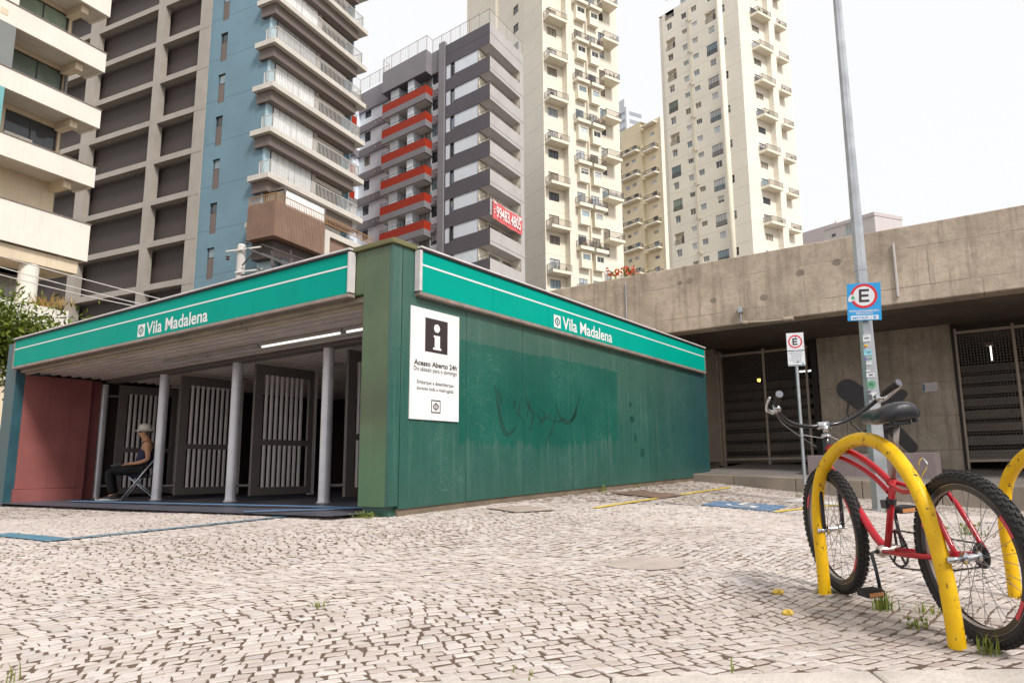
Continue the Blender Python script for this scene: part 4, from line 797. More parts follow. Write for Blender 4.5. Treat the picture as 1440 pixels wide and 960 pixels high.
for s_ in (-1,1):
    pth = [(1.075,0,.918),(1.078,s_*.09,.920),(1.062,s_*.19,.948),(1.01,s_*.275,1.008),(.945,s_*.315,1.058),(.85,s_*.335,1.098)]
    P_ = smooth_path(pth, 4); T(pth, .0115, 'bblack', 'handlebar'); 
    g = MB(); a, b_ = Vector((.945,s_*.315,1.058)), Vector((.842,s_*.337,1.101)); g.tube([a, a.lerp(b_,.1), a.lerp(b_,.9), b_], [.016,.0175,.0175,.0185], 12); gr = g.build('grip', M['rubber'], bk, smooth=True); g = MB(); g.tube([b_, b_+(b_-a).normalized()*.008], .0195, 14); g.build('end_cap', M['capgrey'], gr)
    g = MB(); c0 = Vector((.975,s_*.300,1.036)); g.tube([c0+Vector((.0,0,-.012)), c0+Vector((.035,s_*.012,-.020)), c0+Vector((.02,s_*.05,-.005)), c0+Vector((-.03,s_*.068,.022)), c0+Vector((-.10,s_*.075,.055))], [.012,.012,.010,.007,.008], 8); g.tube([c0+Vector((.02,0,.012)), c0+Vector((-.012,0,-.012))], .020, 10); g.build('brake_lever', M['chrome'], bk, smooth=True)
T([(1.0,.30,1.02),(1.09,.23,.955),(1.16,.12,.885),(1.12,.03,.80)], .0028, 'cable', 'brake_cable', 6); T([(1.0,-.30,1.02),(1.13,-.22,.97),(1.17,-.10,.90),(1.08,-.01,.82),(.95,.0,.80)], .0028, 'bblack', 'brake_cable', 6); T([(1.15,.10,.88),(1.05,.035,.852),(.98,.03,.86),(.90,.02,.835)], .0022, 'chrome', 'brake_cable', 6)
# saddle
secs = [(.655,.016,.930,.965),(.635,.026,.920,.978),(.59,.036,.914,.985),(.53,.050,.912,.988),(.47,.068,.912,.993),(.42,.084,.914,1.002),(.375,.093,.916,1.008),(.335,.090,.920,1.008),(.31,.068,.93,1.0),(.30,.042,.945,.985)]
mb = MB(); k = 16
for (x, w, zb_, zt_) in secs:
    zc_, hz_ = (zb_+zt_)/2, (zt_-zb_)/2
    for j in range(k): t = 2*math.pi*j/k; mb.v.append(Vector((x, w*math.copysign(abs(math.cos(t))**.8, math.cos(t)), zc_+hz_*math.copysign(abs(math.sin(t))**.75, math.sin(t))-(.02*(abs(math.cos(t))**2) if w > .05 else 0)-.015)))
for i in range(len(secs)-1):
    for j in range(k): mb.f.append((i*k+j, i*k+(j+1)%k, (i+1)*k+(j+1)%k, (i+1)*k+j))
mb.f.append(tuple(range(k))); mb.f.append(tuple(range((len(secs)-1)*k, len(secs)*k))); sd2 = mb.build('saddle', M['vinyl'], bk, smooth=True)
mb = MB(); mb.box(.34,.43,-.04,.04,.885,.905); mb.tube([(.32,.035,.91),(.42,.03,.90),(.56,.012,.94)], .0045, 6); mb.tube([(.32,-.035,.91),(.42,-.03,.90),(.56,-.012,.94)], .0045, 6); mb.tube([(.33,.055,.925),(.33,.055,.892)], .013, 8); mb.tube([(.33,-.055,.925),(.33,-.055,.892)], .013, 8); mb.build('saddle_rails', M['bblack'], sd2, bevel=.006)
# transmission
mb = MB(); mb.lathe((.63,0,.293), [(.022,-.05),(.027,-.034),(.027,.034),(.022,.05)], 16, 'y'); mb.build('bottom_bracket', M['rim_al'], bk)
mb = MB(); mb.lathe((.63,-.052,.293), [(.088,-.0015),(.088,.0015),(.076,.0015),(.076,-.0015),(.088,-.0015)], 36, 'y', caps=False)
for i in range(36): a = 2*math.pi*i/36; mb.tube([(.63+.086*math.cos(a),-.052,.293+.086*math.sin(a)),(.63+.093*math.cos(a),-.052,.293+.093*math.sin(a))], .0025, 4)
for i in range(5): a = 2*math.pi*i/5+.3; mb.tube([(.63,-.052,.293),(.63+.08*math.cos(a),-.052,.293+.08*math.sin(a))], .006, 6)
mb.build('chainring', M['bblack'], bk); mb = MB(); mb.tube([(.63,-.052,.383),(.33,-.052,.385),(.03,-.052,.386)], .0042, 5); mb.tube([(.63,-.052,.203),(.33,-.052,.23),(.03,-.052,.298)], .0042, 5); mb.build('chain', M['bblack'], bk)
def crank(s_, x1, z1):
    mb = MB(); mb.tube([(.63,s_*.05,.293),(.63,s_*.085,.290),(.63+(x1-.63)*.5,s_*.082,.293+(z1-.293)*.5),(x1,s_*.085,z1)], [.011,.010,.0085,.009], 8); c2 = mb.build('crank', M['bblack'], bk, smooth=True)
    mb = MB(); mb.box(x1-.048,x1+.048,s_*.09,s_*.18,z1-.013,z1+.013); 
    for d_ in (-.04,-.02,0,.02,.04): mb.box(x1+d_-.004,x1+d_+.004,s_*.092,s_*.178,z1+.013,z1+.019)
    p_ = mb.build('pedal', M['rubber'], c2, bevel=.003); mb = MB()
    for d_ in (-.0495,.0495): mb.box(x1+d_-.0015,x1+d_+.0015,s_*.10,s_*.17,z1-.009,z1+.009)
    mb.build('reflector', M['reflector'], p_)
crank(1, .600,.116); crank(-1,.66,.47)
mb = MB(); mb.box(.205,.245,.02,.055,.60,.63); mb.tube([(.225,.03,.62),(.22,.06,.60),(.20,.045,.57)], .010, 8); mb.tube([(.225,-.03,.62),(.22,-.06,.60),(.20,-.045,.57)], .010, 8); mb.build('rear_brake', M['chrome'], bk, smooth=True)
T([(.30,.0,.61),(.25,.02,.70),(.20,.03,.74),(.17,.03,.71),(.20,.03,.68),(.24,.03,.64)], .0028, 'chrome', 'hook_wire', 6)
for q_ in (((1.13,.045,.346),(1.13,.095,.346)),((.03,.045,.341),(.03,.11,.341))): mb = MB(); mb.tube(q_, .0135, 10); mb.build('axle_end', M['chrome'], bk, smooth=True)
# ------------------------------------------------------------------ seated person and folding chair
def skin(name, nodes, edges, mt, parent, levels=2):
    """nodes: name -> (xyz, radius or (rx,ry)); one continuous skinned surface"""
    keys = list(nodes); idx = {k: i for i, k in enumerate(keys)}; me = D.meshes.new(name)
    me.from_pydata([nodes[k][0] for k in keys], [(idx[a], idx[b_]) for a, b_ in edges], []); me.update(); o = D.objects.new(name, me); col.objects.link(o); o.parent = parent
    md = o.modifiers.new('skin', 'SKIN'); md.use_smooth_shade = True; sv = me.skin_vertices[0].data
    for k in keys: r_ = nodes[k][1]; sv[idx[k]].radius = r_ if isinstance(r_, tuple) else (r_, r_)
    sv[0].use_root = True; s2 = o.modifiers.new('sub', 'SUBSURF'); s2.levels = levels; s2.render_levels = levels; me.materials.append(M[mt]); return o
M['skin'] = mat('tanned_skin', (.52,.26,.145), .55, .12, 12); M['navy'] = mat('navy_vest', (.022,.022,.055), .85, .2, 10); M['trouser'] = mat('black_trousers', (.005,.005,.006), .85, .2, 8); M['hat'] = mat('stone_hat', (.66,.63,.55), .85, .15, 12, bump=.2); M['shoe'] = mat('dark_trainer', (.03,.026,.03), .6, .2, 12); M['sole'] = mat('white_sole', (.62,.62,.62), .6, .1, 8); M['hair'] = mat('greying_hair', (.09,.075,.065), .8, .3, 40); M['gls'] = mat('black_sunglasses', (.008,.008,.010), .12, .1, 5); M['pouch'] = mat('dark_pouch', (.05,.05,.06), .5, .2, 8); M['chairs'] = mat('silver_chair_tube', (.60,.62,.68), .3, .15, 6, metal=.7); M['chairb'] = mat('dark_blue_chair_fabric', (.025,.03,.07), .85, .2, 8)
CH = Vector((-8.13,13.66,.05)); crz = R(203)
pe = empty('person', CH, 'seated person in a pale brimmed hat, sunglasses, navy vest and black trousers by the gates', 'person', rz=crz); pe.scale = (1.05,)*3
nd = {'pel': ((0,0,.53),(.135,.12)), 'wai': ((-.035,0,.69),(.125,.10)), 'che': ((-.055,0,.86),(.145,.115)), 'upc': ((-.055,0,.98),(.125,.09)), 'nk0': ((-.035,0,1.06),.068), 'nk1': ((-.005,0,1.12),.060), 'hd0': ((.025,0,1.17),(.072,.08)), 'hd1': ((.02,0,1.24),(.082,.10)), 'hd2': ((.015,0,1.30),(.070,.08))}
eg = [('pel','wai'),('wai','che'),('che','upc'),('upc','nk0'),('nk0','nk1'),('nk1','hd0'),('hd0','hd1'),('hd1','hd2')]
for s_, t in ((1,'l'),(-1,'r')):
    nd.update({'sh'+t: ((-.06,s_*.165,.985),.062), 'ua'+t: ((-.085,s_*.205,.86),.050), 'el'+t: ((-.10,s_*.225,.715),.040), 'fa'+t: ((.03,s_*.20,.665),.038), 'wr'+t: ((.17,s_*.15,.645),.026), 'pa'+t: ((.225,s_*.125,.642),(.040,.018)), 'hp'+t: ((.02,s_*.09,.52),.10), 'th'+t: ((.26,s_*.10,.525),.082), 'kn'+t: ((.50,s_*.11,.505),.062), 'ca'+t: ((.475,s_*.11,.33),.055), 'an'+t: ((.42,s_*.11,.105),.036), 'ft'+t: ((.52,s_*.118,.045),.018)})
    eg += [('upc','sh'+t),('sh'+t,'ua'+t),('ua'+t,'el'+t),('el'+t,'fa'+t),('fa'+t,'wr'+t),('wr'+t,'pa'+t),('pel','hp'+t),('hp'+t,'th'+t),('th'+t,'kn'+t),('kn'+t,'ca'+t),('ca'+t,'an'+t),('an'+t,'ft'+t)]
    for i, (dy, L) in enumerate(((-.026,.062),(-.009,.075),(.009,.072),(.025,.055))):
        b0 = Vector((.25,s_*.125+dy,.642)); nd.update({'f%d0%s'%(i,t): (tuple(b0),.0095), 'f%d1%s'%(i,t): (tuple(b0+Vector((L*.55,0,-.008))),.0085), 'f%d2%s'%(i,t): (tuple(b0+Vector((L,0,-.03))),.007)}); eg += [('pa'+t,'f%d0%s'%(i,t)),('f%d0%s'%(i,t),'f%d1%s'%(i,t)),('f%d1%s'%(i,t),'f%d2%s'%(i,t))]
    nd.update({'t0'+t: ((.20,s_*.125-s_*.035,.648),.012), 't1'+t: ((.245,s_*.125-s_*.055,.640),.0095)}); eg += [('pa'+t,'t0'+t),('t0'+t,'t1'+t)]
body = skin('body', nd, eg, 'skin', pe)
nv = {'a': ((.01,0,.54),(.175,.165)), 'b': ((-.015,0,.69),(.17,.155)), 'c': ((-.045,0,.86),(.172,.150)), 'd': ((-.055,0,.975),(.14,.115))}
skin('vest', nv, [('a','b'),('b','c'),('c','d')], 'navy', pe)
mb = MB()
for s_ in (-1,1): mb.tube([(.05,s_*.085,.96),(.0,s_*.10,1.035),(-.06,s_*.105,1.06),(-.13,s_*.09,1.0)], .018, 8)
mb.build('vest_strap', M['navy'], pe, smooth=True)
nt_ = {'p': ((-.02,0,.545),(.155,.135))}; et = []
for s_, t in ((1,'l'),(-1,'r')):
    nt_.update({'h'+t: ((.03,s_*.095,.53),.115), 't'+t: ((.26,s_*.105,.53),.097), 'k'+t: ((.51,s_*.115,.505),.08), 'c'+t: ((.485,s_*.115,.33),.072), 'a'+t: ((.425,s_*.112,.095),.066)}); et += [('p','h'+t),('h'+t,'t'+t),('t'+t,'k'+t),('k'+t,'c'+t),('c'+t,'a'+t)]
skin('trousers', nt_, et, 'trouser', pe)
for s_ in (-1,1):
    mb = MB(); k = 12; secs = [(.33,.032,.05),(.36,.044,.085),(.43,.046,.10),(.50,.046,.085),(.58,.050,.062),(.64,.044,.052),(.675,.02,.04)]
    for (x, w, zt_) in secs:
        for j in range(k): t = 2*math.pi*j/k; mb.v.append(Vector((x, s_*.118+w*math.cos(t), .022+(zt_-.022)*max(0,math.sin(t)) )))
    for i in range(len(secs)-1):
        for j in range(k): mb.f.append((i*k+j, i*k+(j+1)%k, (i+1)*k+(j+1)%k, (i+1)*k+j))
    mb.f += [tuple(range(k)), tuple(range((len(secs)-1)*k, len(secs)*k))]; sh = mb.build('shoe', M['shoe'], pe, smooth=True)
    mb = MB(); pts = [(.325,s_*.118-.03,0),(.45,s_*.118-.045,0),(.6,s_*.118-.05,0),(.675,s_*.118-.022,.008),(.685,s_*.118,.01),(.675,s_*.118+.022,.008),(.6,s_*.118+.05,0),(.45,s_*.118+.045,0),(.325,s_*.118+.03,0)]; mb.prism(pts, (0,0,.034)); mb.build('sole', M['sole'], sh, bevel=.004)
mb = MB(); mb.lathe((.012,0,1.262), [(.165,-.020),(.160,-.012),(.105,.012),(.102,.03),(.096,.085),(.085,.105),(.05,.115),(.005,.117)], 28); mb.build('hat', M['hat'], pe, smooth=True); mb = MB(); mb.lathe((.012,0,1.262), [(.107,.014),(.107,.036)], 28, caps=False); 
hatb = mb.build('hat_band', M['hat'], pe, smooth=True)
mb = MB(); mb.lathe((-.03,0,1.215), [(.03,-.05),(.072,-.03),(.085,.0),(.088,.05)], 16); mb.build('hair', M['hair'], pe, smooth=True)
mb = MB()
for s_ in (-1,1):
    mb.prism([(.094,s_*.010,1.215),(.090,s_*.056,1.212),(.090,s_*.058,1.24),(.094,s_*.008,1.243)], (.006,0,0)); mb.tube([(.092,s_*.056,1.230),(.075,s_*.074,1.231),(.055,s_*.083,1.232)], [.012,.013,.010], 8); mb.tube([(.06,s_*.084,1.236),(-.01,s_*.088,1.230)], .005, 6)
mb.build('sunglasses', M['gls'], pe)
mb = MB(); mb.add([(.088,-.012,1.235),(.088,.012,1.235),(.092,.017,1.195),(.092,-.017,1.195),(.130,0,1.198)], [(0,1,4),(1,2,4),(2,3,4),(3,0,4),(0,3,2,1)]); mb.tube([(.088,-.024,1.165),(.097,0,1.163),(.088,.024,1.165)], .006, 6); mb.build('nose_and_mouth', M['skin'], pe, smooth=True)
for s_ in (-1,1):
    mb = MB(); mb.tube([(.0,s_*.086,1.245),(-.012,s_*.095,1.235),(-.01,s_*.095,1.21),(.004,s_*.087,1.195)], [.008,.011,.010,.007], 8); mb.build('ear', M['skin'], pe, smooth=True)
mb = MB(); mb.box(-.09,.09,-.06,.06,-.02,.02); po = mb.build('pouch', M['pouch'], None, bevel=.012); tag(po, 'small dark pouch resting on the seated person knees', 'pouch')
po.matrix_world = Matrix.Translation(CH) @ Matrix.Rotation(crz,4,'Z') @ Matrix.Translation((.43,.06,.655)) @ Matrix.Rotation(R(12),4,'Y')
ch = empty('folding_chair', CH, 'folding chair with crossed silver legs under the seated person', 'folding chair', rz=crz)
for s_ in (-1,1):
    mb = MB(); mb.tube([(.30,s_*.20,.0),(.02,s_*.20,.42),(-.24,s_*.20,.80)], .014, 8); mb.build('front_leg', M['chairs'], ch, smooth=True); mb = MB(); mb.tube([(-.26,s_*.175,.0),(.20,s_*.175,.43)], .012, 8); mb.build('rear_leg', M['chairs'], ch, smooth=True)
mb = MB(); mb.tube([(.285,-.2,.03),(.285,.2,.03)], .010, 8); mb.tube([(-.24,-.175,.03),(-.24,.175,.03)], .010, 8); mb.tube([(.20,-.175,.43),(.20,.175,.43)], .010, 8); mb.build('cross_bar', M['chairs'], ch, smooth=True)
mb = MB(); mb.box(-.17,.22,-.19,.19,.435,.46); mb.build('seat', M['chairb'], ch, bevel=.01); mb = MB(); mb.prism([(-.135,-.19,.64),(-.135,.19,.64),(-.24,.19,.80),(-.24,-.19,.80)], (-.02,0,-.012)); mb.build('backrest', M['chairb'], ch, bevel=.008)
# ------------------------------------------------------------------ weeds, fallen leaves, tree, utility pole and wires
def weed(x, y, n, hgt, spread, label, kind='weed', mt='weed', broad=0):
    mb = MB(); z0 = gz(x,y)
    for k in range(n):
        a = random.uniform(0,2*math.pi); b0 = Vector((random.gauss(0,spread*.45),random.gauss(0,spread*.45),0)); b0.z = gz(x+b0.x,y+b0.y)-z0-.004; L = hgt*random.uniform(.45,1.1); ln = random.uniform(.15,.9); d = Vector((math.cos(a),math.sin(a),0)); w = random.uniform(.0022,.0045); s_ = Vector((-d.y,d.x,0))*w
        p1 = b0+Vector((0,0,L*.55))+d*L*.18*ln; p2 = b0+Vector((0,0,L*(1-.3*ln)))+d*L*.75*ln; mb.add([b0-s_,b0+s_,p1+s_*.8,p1-s_*.8,p2],[(0,1,2,3),(3,2,4)])
    for k in range(broad): p = Vector((random.gauss(0,spread*.6),random.gauss(0,spread*.6),random.uniform(.01,hgt*.6))); leaf(mb, p, rv()+Vector((0,0,.3)), rv(), hgt*.35, hgt*.1)
    o = mb.build(kind, M[mt], None, loc=(x,y,z0)); return tag(o, label, 'weed', 'weeds growing between the pavement stones')
weed(1.55,3.58,60,.12,.06,'grass tuft in the joints below the bicycle pedal'); weed(1.53,3.20,16,.07,.05,'low leafy weed between the pedal and the near rack foot', broad=26); weed(1.60,2.80,26,.10,.07,'grass tuft by the ground contact of the rear tyre'); weed(1.43,4.02,22,.035,.05,'tiny grass at the far foot of the scratched yellow rack'); weed(2.40,3.82,26,.05,.06,'dry grass at the foot of the right hand yellow rack', mt='dry')
weed(1.72,3.50,20,.07,.05,'yellowish grass sprig right of the larger tuft under the pedal'); weed(-2.17,7.92,110,.08,.16,'green weeds along the foot of the olive corner pillar', broad=70); weed(.62,11.62,30,.14,.08,'pale green weed against the base of the green wall', broad=20); weed(1.35,12.8,18,.07,.05,'little green weed at the base of the green wall, near the platform', broad=10); weed(4.05,12.3,24,.08,.09,'bright green weed at the foot of the platform edge', broad=14); weed(4.6,9.85,60,.10,.22,'yellow green grass around the base of the lamp post', broad=20)
weed(-1.30,3.82,16,.045,.05,'small green and brown sprig alone on the open pavement', broad=8); weed(-2.05,2.70,9,.11,.08,'long bright blades at the lower left edge of the pavement'); weed(-.15,2.68,5,.05,.06,'sparse blades beside the kerb in the lower middle'); weed(.62,2.68,6,.05,.08,'sparse blades beside the kerb left of the near rack foot'); weed(2.05,10.2,22,.03,.10,'flat dark moss strip beside the yellow line', broad=12); weed(3.9,6.9,36,.14,.10,'bushy weed seen through the rear wheel', broad=20)
for x, y, s_, lab in ((1.06,3.50,.030,'yellow fallen leaf nearer the kerb'),(1.165,4.00,.035,'pale yellow fallen leaf left of the far rack foot')):
    mb = MB(); k = 12; prof = [(math.cos(2*math.pi*i/k)*s_*(1 if i % 2 else .8), math.sin(2*math.pi*i/k)*s_*.75, .012+.010*math.sin(i*2.3)) for i in range(k)]
    n0 = len(mb.v); mb.add([(0,0,.026)]+prof+[(p[0]*.8,p[1]*.8,.0) for p in prof], [(0,1+i,1+(i+1)%k) for i in range(k)]+[(1+i,1+(i+1)%k,13+(i+1)%k,13+i) for i in range(k)]); o = mb.build('fallen_leaf', M['yleaf'], None, loc=(x,y,gz(x,y))); tag(o, lab, 'fallen leaf', 'fallen leaves on the pavement')
def tree(name, base, hgt, crown, cr, n, label, leafL=.16):
    r = empty(name, base, label, 'tree'); mb = MB(); c0 = Vector((crown[0]-base[0],crown[1]-base[1],crown[2]-base[2])); mb.tube(smooth_path([(0,0,-.2),(.1,0,c0.z*.35),(c0.x*.4,c0.y*.4,c0.z*.65),(c0.x*.8,c0.y*.8,c0.z)], 3), [.17-.012*i for i in range(10)], 9)
    tips = []
    for k in range(26):
        d = rv(); d.z = abs(d.z)*.8-.15; e = c0+Vector((d.x*cr[0],d.y*cr[1],d.z*cr[2]))*random.uniform(.6,1.0); s0 = Vector((c0.x*.5,c0.y*.5,c0.z*random.uniform(.5,.85))); mid = s0.lerp(e,.55)+rv()*.2; mb.tube([s0, mid, e], [.05,.028,.01], 5); tips += [e, s0.lerp(e,.7)+rv()*.2, mid]
    mb.build('trunk', M['bark'], r, smooth=True); lf = MB()
    for k in range(n):
        t = random.choice(tips); p = t+Vector((random.gauss(0,.34),random.gauss(0,.34),random.gauss(0,.26))); d = (p-t)*.8+rv()*.35+Vector((0,0,-.12)); leaf(lf, p, d, Vector((0,0,1))+rv()*.6, leafL*random.uniform(.6,1.25), leafL*.17)
    lf.build('crown', M['leaf'], r); return r
tree('broadleaf_tree', (-16.2,18.6,0), 6, (-16.0,18.6,4.6), (1.9,1.8,1.5), 15000, 'leafy green tree at the left edge beyond the end of the station', .2)
tree('broadleaf_tree', (-14.0,19.2,0), 4.6, (-14.0,19.2,4.05), (1.9,1.2,.85), 7000, 'low bushy green tree behind the left end of the station roof', .17)
M['upole'] = mat('whitewashed_pole', (.60,.57,.55), .8, .2, 4, streak=.3); M['ceramic'] = mat('insulator', (.10,.08,.08), .3, .2, 8)
up = empty('utility_pole', (-11.83,25.0,-.2), 'pale concrete utility pole with cross arms behind the station roof', 'utility pole')
mb = MB(); mb.lathe((0,0,0), [(.20,-.5),(.145,9.05),(.10,9.12)], 14); mb.build('pole', M['upole'], up, smooth=False)
for z, a0, a1, ang in ((8.85,-.5,.85,24),(8.0,-.1,.95,20)): mb = MB(); d = Vector((math.cos(R(ang)),math.sin(R(ang))*.2,math.sin(R(ang))*.35)); mb.tube([d*a0+Vector((0,-.2,z)), d*a1+Vector((0,-.2,z))], .04, 4); mb.build('cross_arm', M['upole'], up)
mb = MB(); mb.tube([(.15,-.2,8.25),(.62,-.2,8.85)], .03, 5); mb.tube([(.15,-.2,7.9),(.9,-.2,7.95)], .03, 5); mb.build('brace', M['rail_dark'], up)
for x, z in ((.75,7.75),(.78,7.60),(.3,9.15),(-.4,8.55),(1.5,7.8),(1.55,7.65)): mb = MB(); mb.lathe((x,-.2,z), [(.03,-.09),(.08,-.05),(.04,0),(.08,.04),(.03,.09)], 10); mb.build('insulator', M['ceramic'], up)
for k, (x0, z0, x1, z1) in enumerate(((.3,8.9,5.5,7.0),(.8,9.05,6,7.4),(.85,8.7,6,6.9),(.6,8.2,5,6.4),(.9,8.1,6,6.1))): T([(x0,-.2,z0),(x0+(x1-x0)*.33,-.25,z0+(z1-z0)*.4),(x0+(x1-x0)*.66,-.3,z0+(z1-z0)*.75),(x1,-.3,z1)], .022, 'ceramic' if k % 2 else 'cable', 'line', 5, 4, up)
for x in (1.2,1.9): mb = MB(); mb.tube([(x,-.2,8.8),(x+.1,-.2,8.2),(x-.15,-.2,7.8)], .02, 5); mb.tube([(x+.05,-.2,8.45),(x+.05,-.2,8.2)], .06, 8); mb.build('dropper', M['ceramic'], up)
for zl, zr, lab, xr in ((7.66,5.98,'topmost of the three cables crossing the upper left',-12.4),(7.30,5.95,'middle one of the three cables crossing the upper left',-13.5),(7.05,5.95,'lowest of the three cables crossing the upper left',-14.0)):
    a, b_ = Vector((-18.3,22,zl)), Vector((xr,22,zr)); d = b_-a; mb = MB(); P_ = [a-d*2.5+Vector((0,0,.9)), a-d*.9+Vector((0,0,.12)), a, a+d*.5+Vector((0,0,-.03)), b_, b_+d*.6+Vector((0,0,.15))]; mb.tube(smooth_path(P_, 3), .017, 5); o = mb.build('overhead_cable', M['cable_pale'] if 'cable_pale' in M else M['upole'], None); tag(o, lab, 'cable', 'overhead cables at the left')
# ------------------------------------------------------------------ apartment towers behind
def bld(name, fr, label): return empty(name, fr.o, label, 'apartment building')
def P_(fr, mt, name, root, *boxes, bevel=0):
    mb = MB(fr)
    for b_ in boxes: mb.box(*b_)
    return mb.build(name, M[mt], root, bevel=bevel)
# ---- grey block with red balconies
G = Frame(-7.26, 70, 63.1, 142.7); gb = bld('grey_apartment_block', G, 'violet grey block with white panels, red balconies and a red phone banner')
FH, Z0 = 3.257, 46.5; floors = 12
hL, hR = [], []
for i in range(floors):
    zt = Z0-FH*i; zb = zt-1.52
    hL += [(.012,1.74,zb,zt-.03,1.6,False,1),(1.76,5.52,zb-.02,zt-.06,.10),(5.56,6.08,zb-.2,zt-.06,.3),(6.12,6.86,zb-.3,zt-.06,.08)]
    hR += [(.012,6.38,zb,zt-.03,1.6,False,1)]
mb = MB(G); wall_holes(mb, 'L', 0, 0, 7.0, -1, 49.0, hL); mb.build('wall', M['grey_dark'], gb)
mb = MB(G); wall_holes(mb, 'R', 0, 0, 7.25, -1, 49.0, hR); mb.build('wall', M['grey_light'], gb)
P_(G,'grey_mid','column',gb,(-.22,.3,7.0,7.95,-1,49.5))
mb = MB(G); mb.box(.3,7.2,1.0,30,48.0,48.9); mb.box(1.7,7.2,1.75,7,-1,48); mb.box(7.0,7.24,.05,30,-1,48.9); mb.build('roof', M['grey_mid'], gb)
# inner walls of the corner loggias, and floors
for i in range(floors):
    wl = MB(G); fl = MB(G)
    zt = Z0-FH*i; zb = zt-1.52
    wl.box(1.62,6.9,1.60,1.70,zt-2.9,zt-.02); wl.box(1.60,1.68,1.70,1.76,zt-2.9,zt-.02); wl.box(.06,1.6,1.72,1.76,zt-2.9,zt-.02); wl.box(6.40,6.45,.06,1.6,zt-2.9,zt-.02); fl.box(.03,6.9,.03,1.75,zt-3.05,zt-2.9); 
    wl.build('loggia_wall', M['cream_plain'], gb); fl.build('loggia_floor', M['slab'], gb)
for i in range(floors):
    zt = Z0-FH*i; zb = zt-1.52; P_(G,'white_plaster','white_panel',gb,(.06,.09,1.77,5.51,zb-.015,zt-.065)); P_(G,'white_plaster','narrow_panel',gb,(.05,.07,6.13,6.85,zb-.295,zt-.065))
for i in range(9):
    zt = Z0-FH*i; zb = zt-1.52
    window(gb, G, 'L', 0, 5.57, zb-.15, .5, 1.4, 1, 'frame_dark', 'g_sky' if i % 3 else 'g_dark', .15)
    window(gb, G, 'R', 1.58, 1.9, zt-2.85, 2.0, 2.5, 2, 'frame_dark', 'g_dark', 0, name='balcony_door'); window(gb, G, 'R', 1.58, 4.7, zt-2.85, 1.7, 2.5, 2, 'frame_dark', random.choice(['g_dark','g_sky','g_curtain']), 0, name='balcony_door')
    railing(gb, G, [(.10,1.70),(.10,.10),(6.3,.10)], zb, .42, .5, 'rail_dark', 'railing', .018, .018)
# joints
P_(G,'grey_dark','joint',gb,(-.012,.02,.02,6.9,47.75,47.79)); P_(G,'grey_dark','joint',gb,(.02,7.2,-.012,.02,47.75,47.79))
for i in range(9): z = Z0-FH*(i+1)+.35; P_(G,'grey_dark','joint',gb,(.02,7.2,-.012,.02,z,z+.04))
# middle bay with red balconies
hM = []
for i in range(floors):
    zt = Z0-FH*i
    hM += [(8.28,9.42,zt-1.42,zt-.06,.16)] + [(9.55,11.4,zt-3.0,zt-.15,.25),(12.9,14.2,zt-3.0,zt-.15,.25),(16.2,17.1,zt-1.42,zt-.06,.2),(20.86,22.05,zt-1.42,zt-.1,.16)]
mb = MB(G); wall_holes(mb, 'L', .3, 7.95, 23.2, -1, 46.7, hM); mb.build('wall', M['white_plaster'], gb)
P_(G,'grey_mid','parapet',gb,(.0,.8,7.95,9.3,46.25,49.0),(-1.1,.7,9.3,17.2,46.15,48.9),(.0,.8,17.2,23.1,46.0,48.6))
P_(G,'grey_dark','cornice',gb,(-1.13,.75,9.28,17.22,46.08,46.15))
for i in range(1, floors): zt = Z0-FH*i; P_(G,'grey_mid','floor_band',gb,(.08,.34,7.95,9.25,zt-.0,zt+.95)); P_(G,'grey_mid','floor_band',gb,(.08,.34,17.1,23.1,zt-.0,zt+.95))
for i in range(floors-2):
    zt = Z0-FH*i; zr = zt-3.04
    b_ = P_(G,'red','red_balcony',gb,(-1.1,-.98,9.27,17.1,zr,zr+.98),(-.98,.28,9.27,9.40,zr,zr+.98),(-.98,.28,16.97,17.1,zr,zr+.98)); P_(G,'grey_mid','balcony_slab',b_,(-1.1,.3,9.25,17.12,zr-.75,zr-.003)); P_(G,'slab','soffit_panel',b_,(-.95,.28,9.5,16.9,zr-.80,zr-.753))
    P_(G,'white_plaster','partition',b_,(-.9,.3,11.55,12.6,zr,zr+2.85),(-.75,.3,14.4,15.9,zr,zr+2.85))
    railing(b_, G, [(.2,9.33),(-1.04,9.33),(-1.04,17.04),(.2,17.04)], zr+.98, .38, .45, 'rail_dark', 'railing', .02, .02)
    if i < 9:
        window(gb, G, 'L', .3, 8.3, zt-1.40, 1.1, 1.3, 2, 'frame_dark', random.choice(['g_dark','g_dark','g_sky']), .1); window(gb, G, 'L', .3, 9.6, zt-2.98, 1.75, 2.8, 2, 'frame_dark', 'g_dark', .15, name='balcony_door'); window(gb, G, 'L', .3, 12.92, zt-2.98, 1.26, 2.8, 2, 'frame_dark', 'g_dark', .15, name='balcony_door'); window(gb, G, 'L', .3, 20.88, zt-1.40, 1.15, 1.28, 2, 'frame_dark', random.choice(['g_dark','g_dark','g_curtain']), .1); window(gb, G, 'L', .3, 16.22, zt-1.40, .86, 1.34, 1, 'frame_dark', 'g_dark', .12)
for i in range(1, 10):
    zt = Z0-FH*i
    for y in (8.5,19.6,18.9): dt = MB(G); dt.lathe((.07,y,zt+.5), [(.10,-.03),(.13,.0),(.10,.03)], 8, 'x'); dt.build('vent', M['white_metal'], gb)
